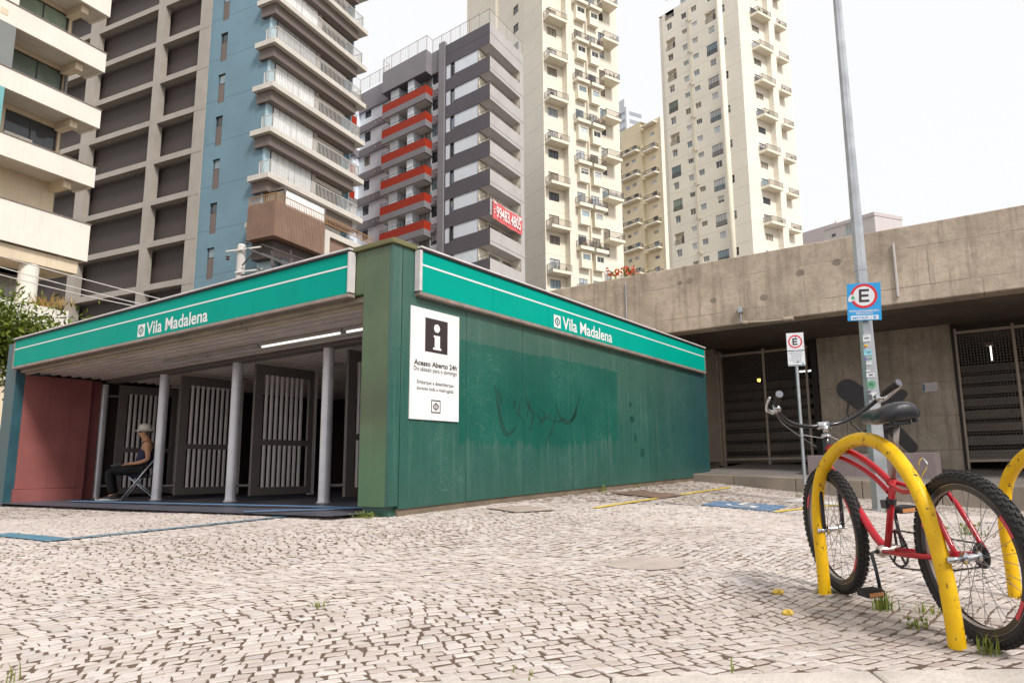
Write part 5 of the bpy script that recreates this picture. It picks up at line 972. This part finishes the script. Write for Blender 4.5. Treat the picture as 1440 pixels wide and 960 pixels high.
# projecting wing at the far left whose side face turns to the viewer
mb = MB(G); wall_holes(mb, 'R', 23.1, -6, .3, -1, 46.6, [(-1.2,-.2,Z0-FH*i-1.42,Z0-FH*i-.1,.16) for i in range(floors)]); mb.build('wall', M['white_plaster'], gb); P_(G,'grey_mid','wing_parapet',gb,(-6,.3,23.05,30,46.6,48.6))
for i in range(1, floors): zt = Z0-FH*i; P_(G,'grey_mid','floor_band',gb,(-6,.25,22.95,23.12,zt,zt+.95))
for i in range(floors-3):
    zr = Z0-FH*i-3.04; b_ = P_(G,'red','red_balcony',gb,(-4.5,-1.3,21.9,22.0,zr,zr+.98),(-1.4,-1.3,22.0,23.0,zr,zr+.98)); P_(G,'grey_mid','balcony_slab',b_,(-4.5,-1.28,21.88,23.0,zr-.7,zr-.003)); railing(b_, G, [(-4.4,21.95),(-1.35,21.95),(-1.35,22.9)], zr+.98, .38, .4, 'rail_dark', 'railing', .02, .02)
# glass roof balustrade
def balustrade(pts, z, h, root, fr):
    mb = MB(fr); gl = MB(fr)
    for (xa,ya),(xb,yb) in zip(pts[:-1], pts[1:]):
        L = math.hypot(xb-xa,yb-ya); n = max(1,int(L/1.5)); mb.tube([(xa,ya,z+h),(xb,yb,z+h)], .03, 4)
        for k in range(n+1): t = k/n; mb.tube([(xa+(xb-xa)*t,ya+(yb-ya)*t,z),(xa+(xb-xa)*t,ya+(yb-ya)*t,z+h)], .03, 4)
        gl.poly([(xa,ya,z+.1),(xb,yb,z+.1),(xb,yb,z+h-.08),(xa,ya,z+h-.08)])
        n2 = int(L/.32)
        for k in range(n2): t = (k+.5)/n2; mb.tube([(xa+(xb-xa)*t,ya+(yb-ya)*t,z),(xa+(xb-xa)*t,ya+(yb-ya)*t,z+h)], .012, 4, caps=False)
    b_ = mb.build('roof_railing', M['rail_roof'], root); gl.build('pane', M['g_clear'], b_)
m, nt, b = newmat('clear_pane'); b.inputs['Base Color'].default_value = (.8,.8,.8,1); tr = N(nt,'ShaderNodeBsdfTransparent'); ms = N(nt,'ShaderNodeMixShader'); ms.inputs[0].default_value = .18; nt.links.new(tr.outputs[0], ms.inputs[1]); nt.links.new(b.outputs[0], ms.inputs[2]); nt.links.new(ms.outputs[0], nt.nodes['Material Output'].inputs[0]); M['g_clear'] = m; M['rail_roof'] = mat('roof_railing', (.40,.35,.32), .5, .15, 2); M['rail_taupe'] = mat('taupe_railing', (.17,.14,.125), .5, .15, 2)
balustrade([(7.2,.1),(.1,.1),(.1,9.3),(-1.0,9.3),(-1.0,17.2),(.1,17.2),(.1,23.0),(-5.5,23.0)], 48.95, 1.75, gb, G)
# red banner with a phone number, hung on a corner balcony
M['banner'] = mat('red_banner', (.74,.13,.14), .7, .15, 2)
bn = empty('banner', G.w((3.4,-.14,27.5)), 'red banner with a white phone number hung on a corner balcony of the grey block', 'banner')
mb = MB(G); nx_, nz_ = 16, 6
def bxy(u, v): return (.35+6.05*u, -.14-.05*math.sin(u*19+v*2)-.03*math.sin(u*7), 26.5+.15*(1-u)*0+2.1*v+(.22*math.sin(math.pi*u*1.0)*(-1)*(1 if v > .5 else .35))+.10*(1-u))
for j in range(nz_+1):
    for i in range(nx_+1): mb.v.append(Vector(bxy(i/nx_, j/nz_)))
mb.f = [(j*(nx_+1)+i, j*(nx_+1)+i+1, (j+1)*(nx_+1)+i+1, (j+1)*(nx_+1)+i) for j in range(nz_) for i in range(nx_)]
o = mb.build('cloth', M['banner'], bn, smooth=True); o.location = G.o-Vector(bn.location)
o = text_mb('99483.4805', G, 'R', -.235, .95, 6.05, 26.85, 28.15, 'lettering', 'white', bn, bold=.02); o.location = G.o-Vector(bn.location)
mb = MB(G); mb.box(.47,.72,-.232,-.226,27.55,27.68); mb.box(.47,.72,-.232,-.226,27.2,27.33); mb.poly([(5.1,-.215,28.32),(6.3,-.215,28.42),(6.3,-.215,28.12),(5.6,-.215,28.2)]); mb.poly([(.4,-.215,28.66),(1.3,-.215,28.28),(.6,-.215,28.3)]); o = mb.build('white_mark', M['white'], bn); o.location = G.o-Vector(bn.location)
# ---- blue tower with taupe grid and long balconies
ux, uy = math.cos(R(68.5))*.55, math.sin(R(68.5))*.55
B = Frame(-21.1+ux, 48+uy, 68.5, 155.6); bt = bld('blue_tower', B, 'blue tower with a taupe grid flank and long cream edged balconies')
FB = 3.57; ztops = [18.60+FB*k for k in range(0,10)]
hs_ = [(5.78,6.58,22.14+FB*k-FB*3,24.62+FB*k-FB*3,.22) for k in range(0,11)]
mb = MB(B); wall_holes(mb, 'L', 0, 1.25, 7.75, -1, 54, hs_); mb.build('wall', M['blue'], bt)
for k in range(11): z = 22.14+FB*(k-3); P_(B,'brown_beam','brown_infill',bt,(.10,.20,5.79,6.57,z+.01,z+1.68))
for k in range(11): window(bt, B, 'L', 0, 5.80, 22.14+FB*(k-3)+1.70, .76, .76, 1, 'frame_dark', 'g_sky' if k % 2 else 'g_dark', .14)
P_(B,'blue_pale','edge_trim',bt,(.0,.55,1.05,1.248,-1,54))
for q_ in ((-.12,.5,7.75,8.98,-1,54),(-.06,.5,13.55,14.42,-1,54),(-.06,.5,22.45,23.65,-1,54),(-.06,.5,30,31,-1,54)): P_(B,'taupe','pillar',bt,q_)
zbm = [26.18+FB*k for k in range(-7,8)]
for z in zbm: P_(B,'taupe','cross_beam',bt,(-.02,.5,8.98,30,z-.48,z)); P_(B,'brown_beam','joint',bt,(-.128,-.1195,7.76,8.97,z-.6,z-.57))
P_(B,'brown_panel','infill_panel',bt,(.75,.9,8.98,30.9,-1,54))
P_(B,'taupe','core',bt,(1.8,9.8,2.0,30,-1,53.5))
P_(B,'blue','wall',bt,(9.05,9.9,1.55,2.2,-1,54)); P_(B,'blue_pale','edge_trim',bt,(9.9,10.05,1.35,1.7,-1,54))
for k, zt in enumerate(ztops):
    s_ = P_(B,'slab','balcony_slab',bt,(-.55,10.35,0,2.0,zt-.42,zt),(-.55,0.001,2.0,2.12,zt-.42,zt),bevel=.02)
    P_(B,'brown_beam','fascia_beam',s_,(-.25,9.45,.42,1.9,zt-1.28,zt-.425))
    railing(s_, B, [(-.28,1.2),(-.28,.14),(9.7,.14),(9.7,1.3)], zt, 1.05, .16, 'rail_pale', 'railing', .028, .028)
    P_(B,'g_screen','glass_screen',s_,(.62,4.92,1.02,1.04,zt+.02,zt+2.27))
    sb = MB(B); sb.box(.55,5.0,.98,1.08,zt+2.27,zt+2.31)
    for i in range(8): sb.box(.613+i*.615,.619+i*.615,1.0,1.06,zt+.02,zt+2.27)
    sb.build('screen_rail', M['brown_beam'], s_)
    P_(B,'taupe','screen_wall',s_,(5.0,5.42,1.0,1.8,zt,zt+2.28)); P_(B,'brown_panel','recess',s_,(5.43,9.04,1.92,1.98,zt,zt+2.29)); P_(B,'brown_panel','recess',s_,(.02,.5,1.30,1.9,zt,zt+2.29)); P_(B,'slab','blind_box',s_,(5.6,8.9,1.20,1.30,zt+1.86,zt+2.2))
# timber clad boxes low on the tower
P_(B,'slat','timber_box',bt,(-1.15,3.95,-1.5,1.2,16.9,19.45)); 
sl_ = MB(B)
for i in range(34): x = -1.12+i*.15; sl_.box(x,x+.09,-1.53,-1.505,16.92,19.43)
for i in range(17): y = -1.45+i*.155; sl_.box(-1.18,-1.155,y,y+.09,16.92,19.43)
sl_.build('slats', M['slat'], bt)
railing(bt, B, [(-1.1,1.1),(-1.1,-1.45),(9.9,-1.45)], 19.45, .62, .18, 'rail_wood', 'timber_railing', .03, .025)
mb = MB(B); 
for i in range(8): mb.box(.25+i*.52,.25+i*.52+.505,-1.0,-.98,19.46,20.9+.0)
mb.build('glass_screen', M['g_screen'], bt); P_(B,'brown_beam','canopy',bt,(.15,4.45,-1.1,1.2,20.92,21.1),(.12,.22,-1.08,-.95,19.46,20.92),(4.42,4.5,-1.08,-.95,19.46,20.92)); P_(B,'g_curtain','glass_screen',bt,(.16,.18,-.9,1.1,19.5,20.8))
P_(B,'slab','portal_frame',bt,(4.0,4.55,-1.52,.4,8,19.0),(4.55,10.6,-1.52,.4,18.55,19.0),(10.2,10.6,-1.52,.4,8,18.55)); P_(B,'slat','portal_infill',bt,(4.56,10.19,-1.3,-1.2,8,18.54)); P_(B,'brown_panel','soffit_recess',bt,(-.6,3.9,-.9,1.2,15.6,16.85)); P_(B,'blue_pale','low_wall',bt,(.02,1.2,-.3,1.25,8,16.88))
for i in range(3): window(bt, B, 'R', -.92, .2+i*1.2, 13.6, 1.15, 2.2, 1, 'frame_dark', 'g_dark', 0)
P_(B,'slat','lower_box',bt,(-.2,3.9,-2.3,-.95,11.5,13.2)); railing(bt, B, [(-.1,-2.2),(3.9,-2.2)], 13.2, .8, .2, 'rail_wood', 'timber_railing', .03, .025); P_(B,'taupe','podium',bt,(-3.0,-.3,-2.0,1.2,8,12.1))
# ---- ivory building at the left edge
Lf = Frame(-23.15, 33, 67, 157); lb = bld('ivory_building', Lf, 'ivory building with deep white balcony bands at the left edge')
bands = [(34.4,33.4),(31.27,30.2),(28.13,27.1),(25.0,24.0),(21.93,20.88),(18.8,17.82),(15.7,14.68),(12.74,10.87)]
hw = [(-3.4,-1.05,t+.15,t+1.92,.18) for t,_ in bands[:-1]]+[(-9.0,-5.2,t+.15,t+1.92,.18) for t,_ in bands[:-1]]
mb = MB(Lf); wall_holes(mb, 'R', 1.5, -22, -.9, 10.2, 36, hw); mb.build('wall', M['left_cream'], lb); P_(Lf,'left_cream','core',lb,(-22,-.9,1.9,10,10.2,36),(-.95,-.9,1.5,10,10.2,36))
for k, (t, b0) in enumerate(bands):
    s_ = P_(Lf,'left_wall','balcony_band',lb,(-22,0,0,.14,b0,t),(-.14,0,.14,1.49,b0,t)); P_(Lf,'slab','balcony_floor',s_,(-22,-.14,.14,1.49,b0+.05,b0+.2)); P_(Lf,'left_cream','bracket',s_,(-1.25,-.9,.3,1.49,b0-.35 if k < 7 else b0-.2,b0+.048)); P_(Lf,'rim','capping',s_,(-22,.04,-.04,.16,t+.002,t+.035))
for t, _ in bands[:-1]:
    w = window(lb, Lf, 'R', 1.5, -3.38, t+.17, 2.3, 1.73, 2, 'frame_dark', random.choice(['g_green','g_dark','g_green']), .12); window(lb, Lf, 'R', 1.5, -8.9, t+.17, 3.6, 1.73, 3, 'frame_dark', 'g_green', .12)
P_(Lf,'mgrey','grey_panel',lb,(-12,-4.12,-.02,.3,18.84,20.86),(-1.03,-.93,1.35,1.49,18.85,20.85)); P_(Lf,'teal','teal_panel',lb,(-12,-4.3,-.02,.3,15.74,17.80)); P_(Lf,'left_wall','white_panel',lb,(-12,-4.12,-.02,.3,21.97,23.98),(-3.4,-2.2,1.40,1.48,15.74,16.5),(-3.6,-2.1,1.40,1.48,18.84,19.3))
for x in (-4.6,): P_(Lf,'left_cream','vent',lb,(x-.2,x+.1,-.012,.0,21.2,21.5),(x-.35,x-.05,-.012,.0,18.1,18.35))
mb = MB(Lf); mb.lathe((-2.2,.6,0), [(.40,5),(.40,10.18)], 18); mb.build('round_column', M['left_wall'], lb, smooth=False); P_(Lf,'left_cream','soffit',lb,(-22,-.3,.2,9,10.2,10.82)); P_(Lf,'g_dark','dark_glazing',lb,(-22,-.6,3.0,3.1,5,10.2))
P_(Lf,'left_wall','terrace_wall',lb,(-22,-1.6,-1.6,-1.4,4.5,7.9),(-1.8,-1.6,-1.4,3,4.5,7.9)); P_(Lf,'left_cream','podium',lb,(-22,-1.8,-1.4,9,-1,5.5)); window(lb, Lf, 'R', 2.9, -4.9, 8.0, .8, 1.2, 1, 'frame_pale', 'g_sky', 0)
r = empty('dry_grass', Lf.w((-2.3,-1.2,7.9)), 'tuft of dry orange grass on the terrace of the ivory building', 'plant'); mb = MB()
for k in range(160):
    p = Vector((random.gauss(0,.45),random.gauss(0,.2),0)); d = Vector((random.gauss(0,.45),random.gauss(0,.45),1)); leaf(mb, p, d, rv(), random.uniform(.3,.85), .02)
mb.build('blades', M['dry'], r); P_(Lf,'left_wall','soil_box',r,(-.6,.6,-.25,.25,-.5,.02))
# ---- cream tower in the middle
T1 = Frame(-2.04, 95, 36, 125.5); t1 = bld('cream_tower', T1, 'tall cream tower in the middle with paired balconies and hanging window bays'); FP = 6.5; KK = range(0,9)
hA = []
for k in KK: z = 79.85-FP*k; hA += [(.75,2.55,z-2.35,z-1.05,.2),(.7,2.5,z+.02,z+2.0,.2)]
mb = MB(T1); wall_holes(mb, 'R', 0, 0, 3.5, -1, 90, hA); wall_holes(mb, 'R', -1.2, 3.5, 9.7, -1, 90, []); wall_holes(mb, 'R', .0, 9.7, 14.6, -1, 90, [(10.9,11.8,79.6-FP*k-2.3,79.6-FP*k-.9,.2) for k in KK]+[(10.6,12.0,79.6-FP*k+.02,79.6-FP*k+2.1,.2) for k in KK])
mb.poly([(3.5,-1.2,-1),(3.5,0,-1),(3.5,0,90),(3.5,-1.2,90)]); mb.poly([(9.7,-1.2,-1),(9.7,0,-1),(9.7,0,90),(9.7,-1.2,90)]); mb.poly([(14.6,0,-1),(14.6,12,-1),(14.6,12,90),(14.6,0,90)])
wall_holes(mb, 'L', 0, 0, 5.3, -1, 90, []); wall_holes(mb, 'L', .5, 5.3, 13.8, -1, 90, [(7.5,9.0,66+FP*j*.5,67.4+FP*j*.5,.2) for j in range(-2,8)]); wall_holes(mb, 'L', 0, 13.8, 24, -1, 90, []); mb.poly([(0,5.3,-1),(.5,5.3,-1),(.5,5.3,90),(0,5.3,90)]); mb.poly([(0,13.8,-1),(.5,13.8,-1),(.5,13.8,90),(0,13.8,90)])
mb.build('wall', M['cream1'], t1)
for j in range(-2,8): window(t1, T1, 'L', .5, 7.5, 66+FP*j*.5, 1.5, 1.4, 2, 'frame_dark', 'g_dark', .12)
def balc(root, fr, x0, x1, y0, y1, z, slab='cream_plain', rail='rail_taupe', sides=(1,1), bracket=None, th=.42):
    b_ = P_(fr, slab, 'balcony', root, (x0,x1,y0,y1-.01,z-th,z)); pts = [(x0+.05,y1-.05)] if sides[0] else []
    pts += [(x0+.05,y0+.05),(x1-.05,y0+.05)]; pts += [(x1-.05,y1-.05)] if sides[1] else []
    railing(b_, fr, pts, z, .95, .14, rail, 'railing', .026, .026); return b_
def clutter(root, fr, x0, x1, y, z):
    mb = MB(fr); n = random.randint(2,5)
    for i in range(n): x = random.uniform(x0+.2,x1-.4); w = random.uniform(.15,.4); hh_ = random.uniform(.4,1.0); mb.lathe((x,y,z), [(w*.5,0),(w*.6,hh_*.5),(w*.35,hh_)], 7)
    mb.build('potted_plants', M[random.choice(['brown_panel','leaf','slat','g_sky'])], root)
M['pipe'] = mat('cream_pipe', (.60,.54,.42), .6, .15, 2)
for k in KK:
    z = 79.85-FP*k
    b_ = balc(t1, T1, .15, 3.5, -1.6, 0, z, sides=(1,0)); 
    if k in (1,4,5,8): clutter(b_, T1, .3, 3.3, -1.2, z)
    window(t1, T1, 'R', 0, .75, z-2.35, 1.8, 1.3, 3, 'frame_dark', random.choice(PANES), .12); window(t1, T1, 'R', 0, .7, z+.02, 1.8, 1.98, 2, 'frame_dark', random.choice(['g_dark','g_sky','g_curtain','g_blind']), .12, name='balcony_door')
    zb_ = 77.3-FP*k
    for (x0, x1, bx0, bx1) in ((4.55,6.95,4.95,6.75),(7.35,9.7,7.55,9.25)):
        b_ = balc(t1, T1, x0, x1, -2.4, -1.2, zb_, th=.5)
        if random.random() < .4: clutter(b_, T1, x0+.2, x1, -2.1, zb_)
        bay = MB(T1); wall_holes(bay, 'R', -1.95, bx0, bx1, zb_-3.1, zb_-.5, [(bx0+.25,bx1-.15,zb_-1.85,zb_-1.05,.15)]); bay.poly([(bx0,-1.95,zb_-3.1),(bx0,-1.2,zb_-3.1),(bx0,-1.2,zb_-.5),(bx0,-1.95,zb_-.5)]); bay.poly([(bx1,-1.95,zb_-3.1),(bx1,-1.2,zb_-3.1),(bx1,-1.2,zb_-.5),(bx1,-1.95,zb_-.5)]); bay.poly([(bx0,-1.95,zb_-3.1),(bx1,-1.95,zb_-3.1),(bx1,-1.2,zb_-3.1),(bx0,-1.2,zb_-3.1)]); bay.build('hanging_bay', M['cream_plain'], t1)
        window(t1, T1, 'R', -1.95, bx0+.25, zb_-1.85, 1.4 if bx0 < 6 else 1.3, .8, 2, 'frame_pale', random.choice(['g_sky','g_dark','g_blind']), .1); window(t1, T1, 'R', -1.2, bx0+.05, zb_+.02, 1.4, 1.95, 2, 'frame_dark', random.choice(['g_dark','g_sky','g_curtain','g_blind']), -.02, name='balcony_door')
    zc_ = 79.6-FP*k; b_ = balc(t1, T1, 10.2, 13.2, -2.1, 0, zc_); 
    if k in (2,3,6): clutter(b_, T1, 10.4, 13, -1.7, zc_)
    window(t1, T1, 'R', 0, 10.9, zc_-2.3, .9, 1.4, 1, 'frame_dark', random.choice(PANES), .12); window(t1, T1, 'R', 0, 10.6, zc_+.02, 1.4, 2.08, 2, 'frame_dark', random.choice(['g_dark','g_sky','g_curtain']), .12, name='balcony_door')
mb = MB(T1); mb.tube([(7.15,-1.35,-1),(7.15,-1.35,90)], .11, 8); mb.build('drain_pipe', M['pipe'], t1)
# ---- pale cream tower on the right
T2 = Frame(34.44, 120, 35.4, 133); t2 = bld('pale_tower', T2, 'pale cream tower on the right with a gridded window face and roof against the sky'); F2 = 6.93; K2 = range(-1,9)
loggia = random.Random(3); hL = []
W2 = []
for k in K2:
    d = -F2*k
    W2 += [(15.62,1.3,89.4+d,1.45,2),(15.58,1.28,82.4+d+F2-.0,1.35,2) if False else (15.58,1.28,82.45+d,1.35,2),(11.95,1.25,90.0+d,1.2,2),(11.85,1.3,86.65+d,.95,3),(9.42,1.35,90.3+d,1.15,2),(9.38,1.38,87.0+d,1.0,3),(5.45,1.4,83.6+d,1.3,2)]
lg = [(14.92,2.33,84.9,2.35),(5.0,2.5,86.0,2.3)]
for (y, w, z, h, c) in W2: hL.append((y,y+w,z,z+h,.22))
for k in K2:
    for (y, w, z, h) in lg: hL.append((y,y+w,z-F2*k,z-F2*k+h,.9))
hP = [(2.95,3.6,86.55-F2*k,88.1-F2*k,.7) for k in K2]
mb = MB(T2); wall_holes(mb, 'L', 0, 3.9, 18.0, -1, 93.5, hL); wall_holes(mb, 'L', .0, .0, 3.9, -1, 93.5, hP); wall_holes(mb, 'L', .25, 18.0, 19.0, -1, 93.2, []); mb.poly([(0,18,-1),(.25,18,-1),(.25,18,93.4),(0,18,93.4)])
hR = []
for k in K2: z = 85.5-F2*k; hR += [(3.6,5.75,z-3.1,z-1.85,.2),(3.55,5.6,z+.02,z+1.8,.2)]
wall_holes(mb, 'R', 0, 0, 7.2, -1, 93.5, hR); wall_holes(mb, 'R', -1.1, 7.2, 8.9, -1, 93.5, []); wall_holes(mb, 'R', 0, 8.9, 14.7, -1, 93.5, [(9.3,10.6,85.2-F2*k+.02,85.2-F2*k+1.7,.2) for k in K2])
mb.poly([(7.2,-1.1,-1),(7.2,0,-1),(7.2,0,93.5),(7.2,-1.1,93.5)]); mb.poly([(8.9,-1.1,-1),(8.9,0,-1),(8.9,0,93.5),(8.9,-1.1,93.5)]); mb.poly([(0,0,93.5),(14.7,0,93.5),(14.7,19,93.5),(0,19,93.5)]); mb.poly([(14.7,0,-1),(14.7,19,-1),(14.7,19,93.5),(14.7,0,93.5)]); mb.build('wall', M['cream2'], t2)
mb = MB(T2); mb.lathe((.12,4.05,0), [(.55,-1),(.55,93.4)], 18); mb.build('round_pilaster', M['cream_plain'], t2, smooth=True); P_(T2,'cream2','roof_house',t2,(1.5,6,6.5,14.5,93.5,97))
mb = MB(T2); mb.tube([(-.12,11.25,-1),(-.12,11.25,92)], .08, 6); 
for k in K2:
    for dy in (-.35,.45): mb.lathe((-.16,11.25+dy,88.9-F2*k+dy*.5), [(.05,-.12),(.16,-.1),(.16,.12),(.05,.14)], 8, 'x')
mb.build('drain_pipe', M['pipe'], t2)
cnt = 0
for k in K2:
    if k > 7: continue
    d = -F2*k
    for (y, w, z, h, c) in W2[(k+1)*7:(k+1)*7+7]:
        window(t2, T2, 'L', 0, y, z, w, h, c, 'frame_pale', random.choice(['g_blind','g_blind','g_sky','g_dark','g_curtain','g_blind']), .14, t=.07)
    for (y, w, z, h) in lg:
        open_ = loggia.random() < .35; z2 = z+d
        if not open_: window(t2, T2, 'L', 0, y, z2, w, h, 4, 'frame_dark', loggia.choice(['g_sky','g_green','g_curtain','g_sky']), .1, name='glazed_loggia')
        else: window(t2, T2, 'L', 0, y+.4, z2+.02, .9, 1.9, 2, 'frame_dark', 'g_dark', .86, name='balcony_door')
        railing(t2, T2, [(.04,y+.05),(.04,y+w-.05)], z2, .95, .14, 'rail_taupe', 'railing', .026, .026)
    window(t2, T2, 'L', 0, 2.95, 86.55+d, .65, 1.55, 1, 'frame_dark', loggia.choice(['g_dark','g_sky']), .3, name='slit_window'); railing(t2, T2, [(.04,3.0),(.04,3.55)], 86.55+d, .7, .14, 'rail_taupe', 'railing', .026, .026)
    z = 85.5+d; b_ = balc(t2, T2, 3.25, 7.2, -1.8, 0, z, slab='cream2p' if 'cream2p' in M else 'cream_plain', sides=(1,0), th=.5)
    if k % 3 == 0: clutter(b_, T2, 3.5, 7, -1.4, z)
    window(t2, T2, 'R', 0, 3.6, z-3.1, 2.1, 1.25, 3, 'frame_dark', loggia.choice(['g_dark','g_curtain','g_curtain']), .12, t=.07); window(t2, T2, 'R', 0, 3.55, z+.02, 2.0, 1.78, 2, 'frame_dark', loggia.choice(['g_dark','g_sky','g_dark']), .12, name='balcony_door')
    z = 85.2+d; b_ = balc(t2, T2, 9.0, 12.0, -1.7, 0, z, sides=(0,1), th=.45); br_ = MB(T2); br_.prism([(9.05,0,z-3.4),(9.05,-.25,z-3.4),(9.05,-.35,z-1.4),(9.05,-1.5,z-.46),(9.05,0,z-.46)], (.22,0,0)); br_.build('bracket', M['cream_plain'], b_)
    if k % 2 == 0: clutter(b_, T2, 9.2, 11.6, -1.4, z)
    window(t2, T2, 'R', 0, 9.3, z+.02, 1.3, 1.68, 1, 'frame_dark', 'g_dark', .12, name='balcony_door')
# ---- farther buff tower between the two
T3 = Frame(29.76, 190, 35.4, 130); t3 = bld('buff_tower', T3, 'distant buff tower with dark balconies squeezed between the two cream towers'); F3 = 7.5; K3 = range(0,8); h3 = []
for k in K3: d = -F3*k; h3 += [(2.3,4.0,96.4+d,97.3+d,.3),(2.2,4.2,92.1+d,94.1+d,.3),(9.3,10.9,90.2+d,91.2+d,.3),(12.2,13.6,90.0+d,91.0+d,.3),(8.6,10.6,93.4+d,95.2+d,.3),(12,13.8,93.4+d,95.2+d,.3)]
mb = MB(T3); wall_holes(mb, 'L', 0, 0, 6.8, -1, 101, h3); wall_holes(mb, 'L', -.9, 6.8, 15.2, -1, 102, h3); wall_holes(mb, 'L', .6, 15.2, 20, -1, 100, []); mb.poly([(-.9,6.8,-1),(0,6.8,-1),(0,6.8,101),(-.9,6.8,101)]); mb.poly([(0,0,-1),(3.5,0,-1),(3.5,0,101),(0,0,101)]); mb.poly([(-.9,6.8,102),(-.9,15.2,102),(4,15.2,102),(4,6.8,102)]); mb.poly([(0,0,101),(0,6.8,101),(4,6.8,101),(4,0,101)]); mb.build('wall', M['cream3'], t3); P_(T3,'cream_plain','pale_edge',t3,(-.1,3.5,-.2,-.01,-1,101.2)); P_(T3,'cream_plain','roof_slab',t3,(-1.6,.0,1.2,6.4,99.6,100.0))
for k in K3:
    d = -F3*k
    for (y, w, z, h, nn_) in ((2.3,1.7,96.4,.9,0),(9.3,1.6,90.2,1.0,-.9),(12.2,1.4,90.0,1.0,-.9)): window(t3, T3, 'L', nn_, y, z+d, w, h, 2, 'frame_pale', random.choice(['g_dark','g_sky','g_blind']), .2, t=.09)
    for (y, w, z, nn_) in ((2.2,2.0,92.1,0),(8.6,2.0,93.4,-.9),(12,1.8,93.4,-.9)): window(t3, T3, 'L', nn_, y, z+d, w, 1.95 if nn_ == 0 else 1.8, 2, 'frame_dark', random.choice(['g_dark','g_sky']), .2, name='balcony_door', t=.08)
    for (y0, y1, z, n0) in ((1.2,6.2,92.0,0),(7.6,11.2,93.3,-.9),(11.4,15.0,93.3,-.9),(15.3,17.6,96.2,.6)):
        b_ = P_(T3,'cream_plain','balcony',t3,(n0-1.6,n0-.01,y0,y1,z+d-.5,z+d)); railing(b_, T3, [(n0-.1,y0+.06),(n0-1.54,y0+.06),(n0-1.54,y1-.06),(n0-.1,y1-.06)], z+d, 1.05, .3, 'rail_dark', 'railing', .05, .05)
# ---- two far buildings
F4 = Frame(27.6, 262, 30, 128); fb = empty('distant_building', F4.o, 'far pale bluish block just showing between the cream towers', 'building'); M['farpale'] = mat('far_pale_render', (.66,.70,.76), .8, .08, .1); M['fardark'] = mat('far_window_band', (.34,.36,.42), .5, .1, .2)
P_(F4,'farpale','wall',fb,(0,9,0,9,-1,143.8),(0,5,1,7,143.8,147.5)); 
for k in range(10): P_(F4,'fardark','window_band',fb,(-.06,-.001,.8,8.0,141-3.4*k,142-3.4*k)); P_(F4,'fardark','window_band',fb,(1.5,7.5,-.06,-.001,140.4-3.4*k,142-3.4*k))
F5 = Frame(67.6, 150, 24, 128); pk = empty('distant_building', F5.o, 'far mauve apartment block peeping over the concrete beam behind the lamp post', 'building'); M['mauve'] = mat('mauve_render', (.58,.52,.53), .8, .1, .3); M['mauve_l'] = mat('pale_mauve', (.62,.57,.57), .8, .1, .3)
P_(F5,'mauve','wall',pk,(0,16,6,20,-1,55.4)); P_(F5,'mauve_l','wall',pk,(-4,4.2,-6,6,-1,53.4)); P_(F5,'mauve','parapet',pk,(-.15,16.1,5.85,6.2,54.6,55.7),(-4.15,4.3,-6.1,6.0,52.9,53.7))
for k in range(4):
    z = 50.2-3.2*k
    window(pk, F5, 'R', 6, 5.2, z+1.6, 3.4, 1.9, 3, 'frame_pale', 'g_sky', -.03, t=.1); window(pk, F5, 'R', 6, 10.2, z+1.6, 2.2, 1.9, 2, 'frame_dark', 'g_dark', -.03, t=.1); window(pk, F5, 'R', 6, 13.4, z+1.6, 1.4, 1.7, 1, 'frame_pale', 'g_blind', -.03, t=.1); window(pk, F5, 'L', -4, 3.2, z+.7, .9, .6, 1, 'frame_dark', 'g_dark', -.03, t=.1); window(pk, F5, 'L', -4, -1.0, z+.2, 1.8, 2.6, 2, 'frame_pale', 'g_sky', -.03, t=.08)
    P_(F5,'mauve_l','balcony',pk,(4.4,9.2,4.6,5.99,z+.2,z+1.2))
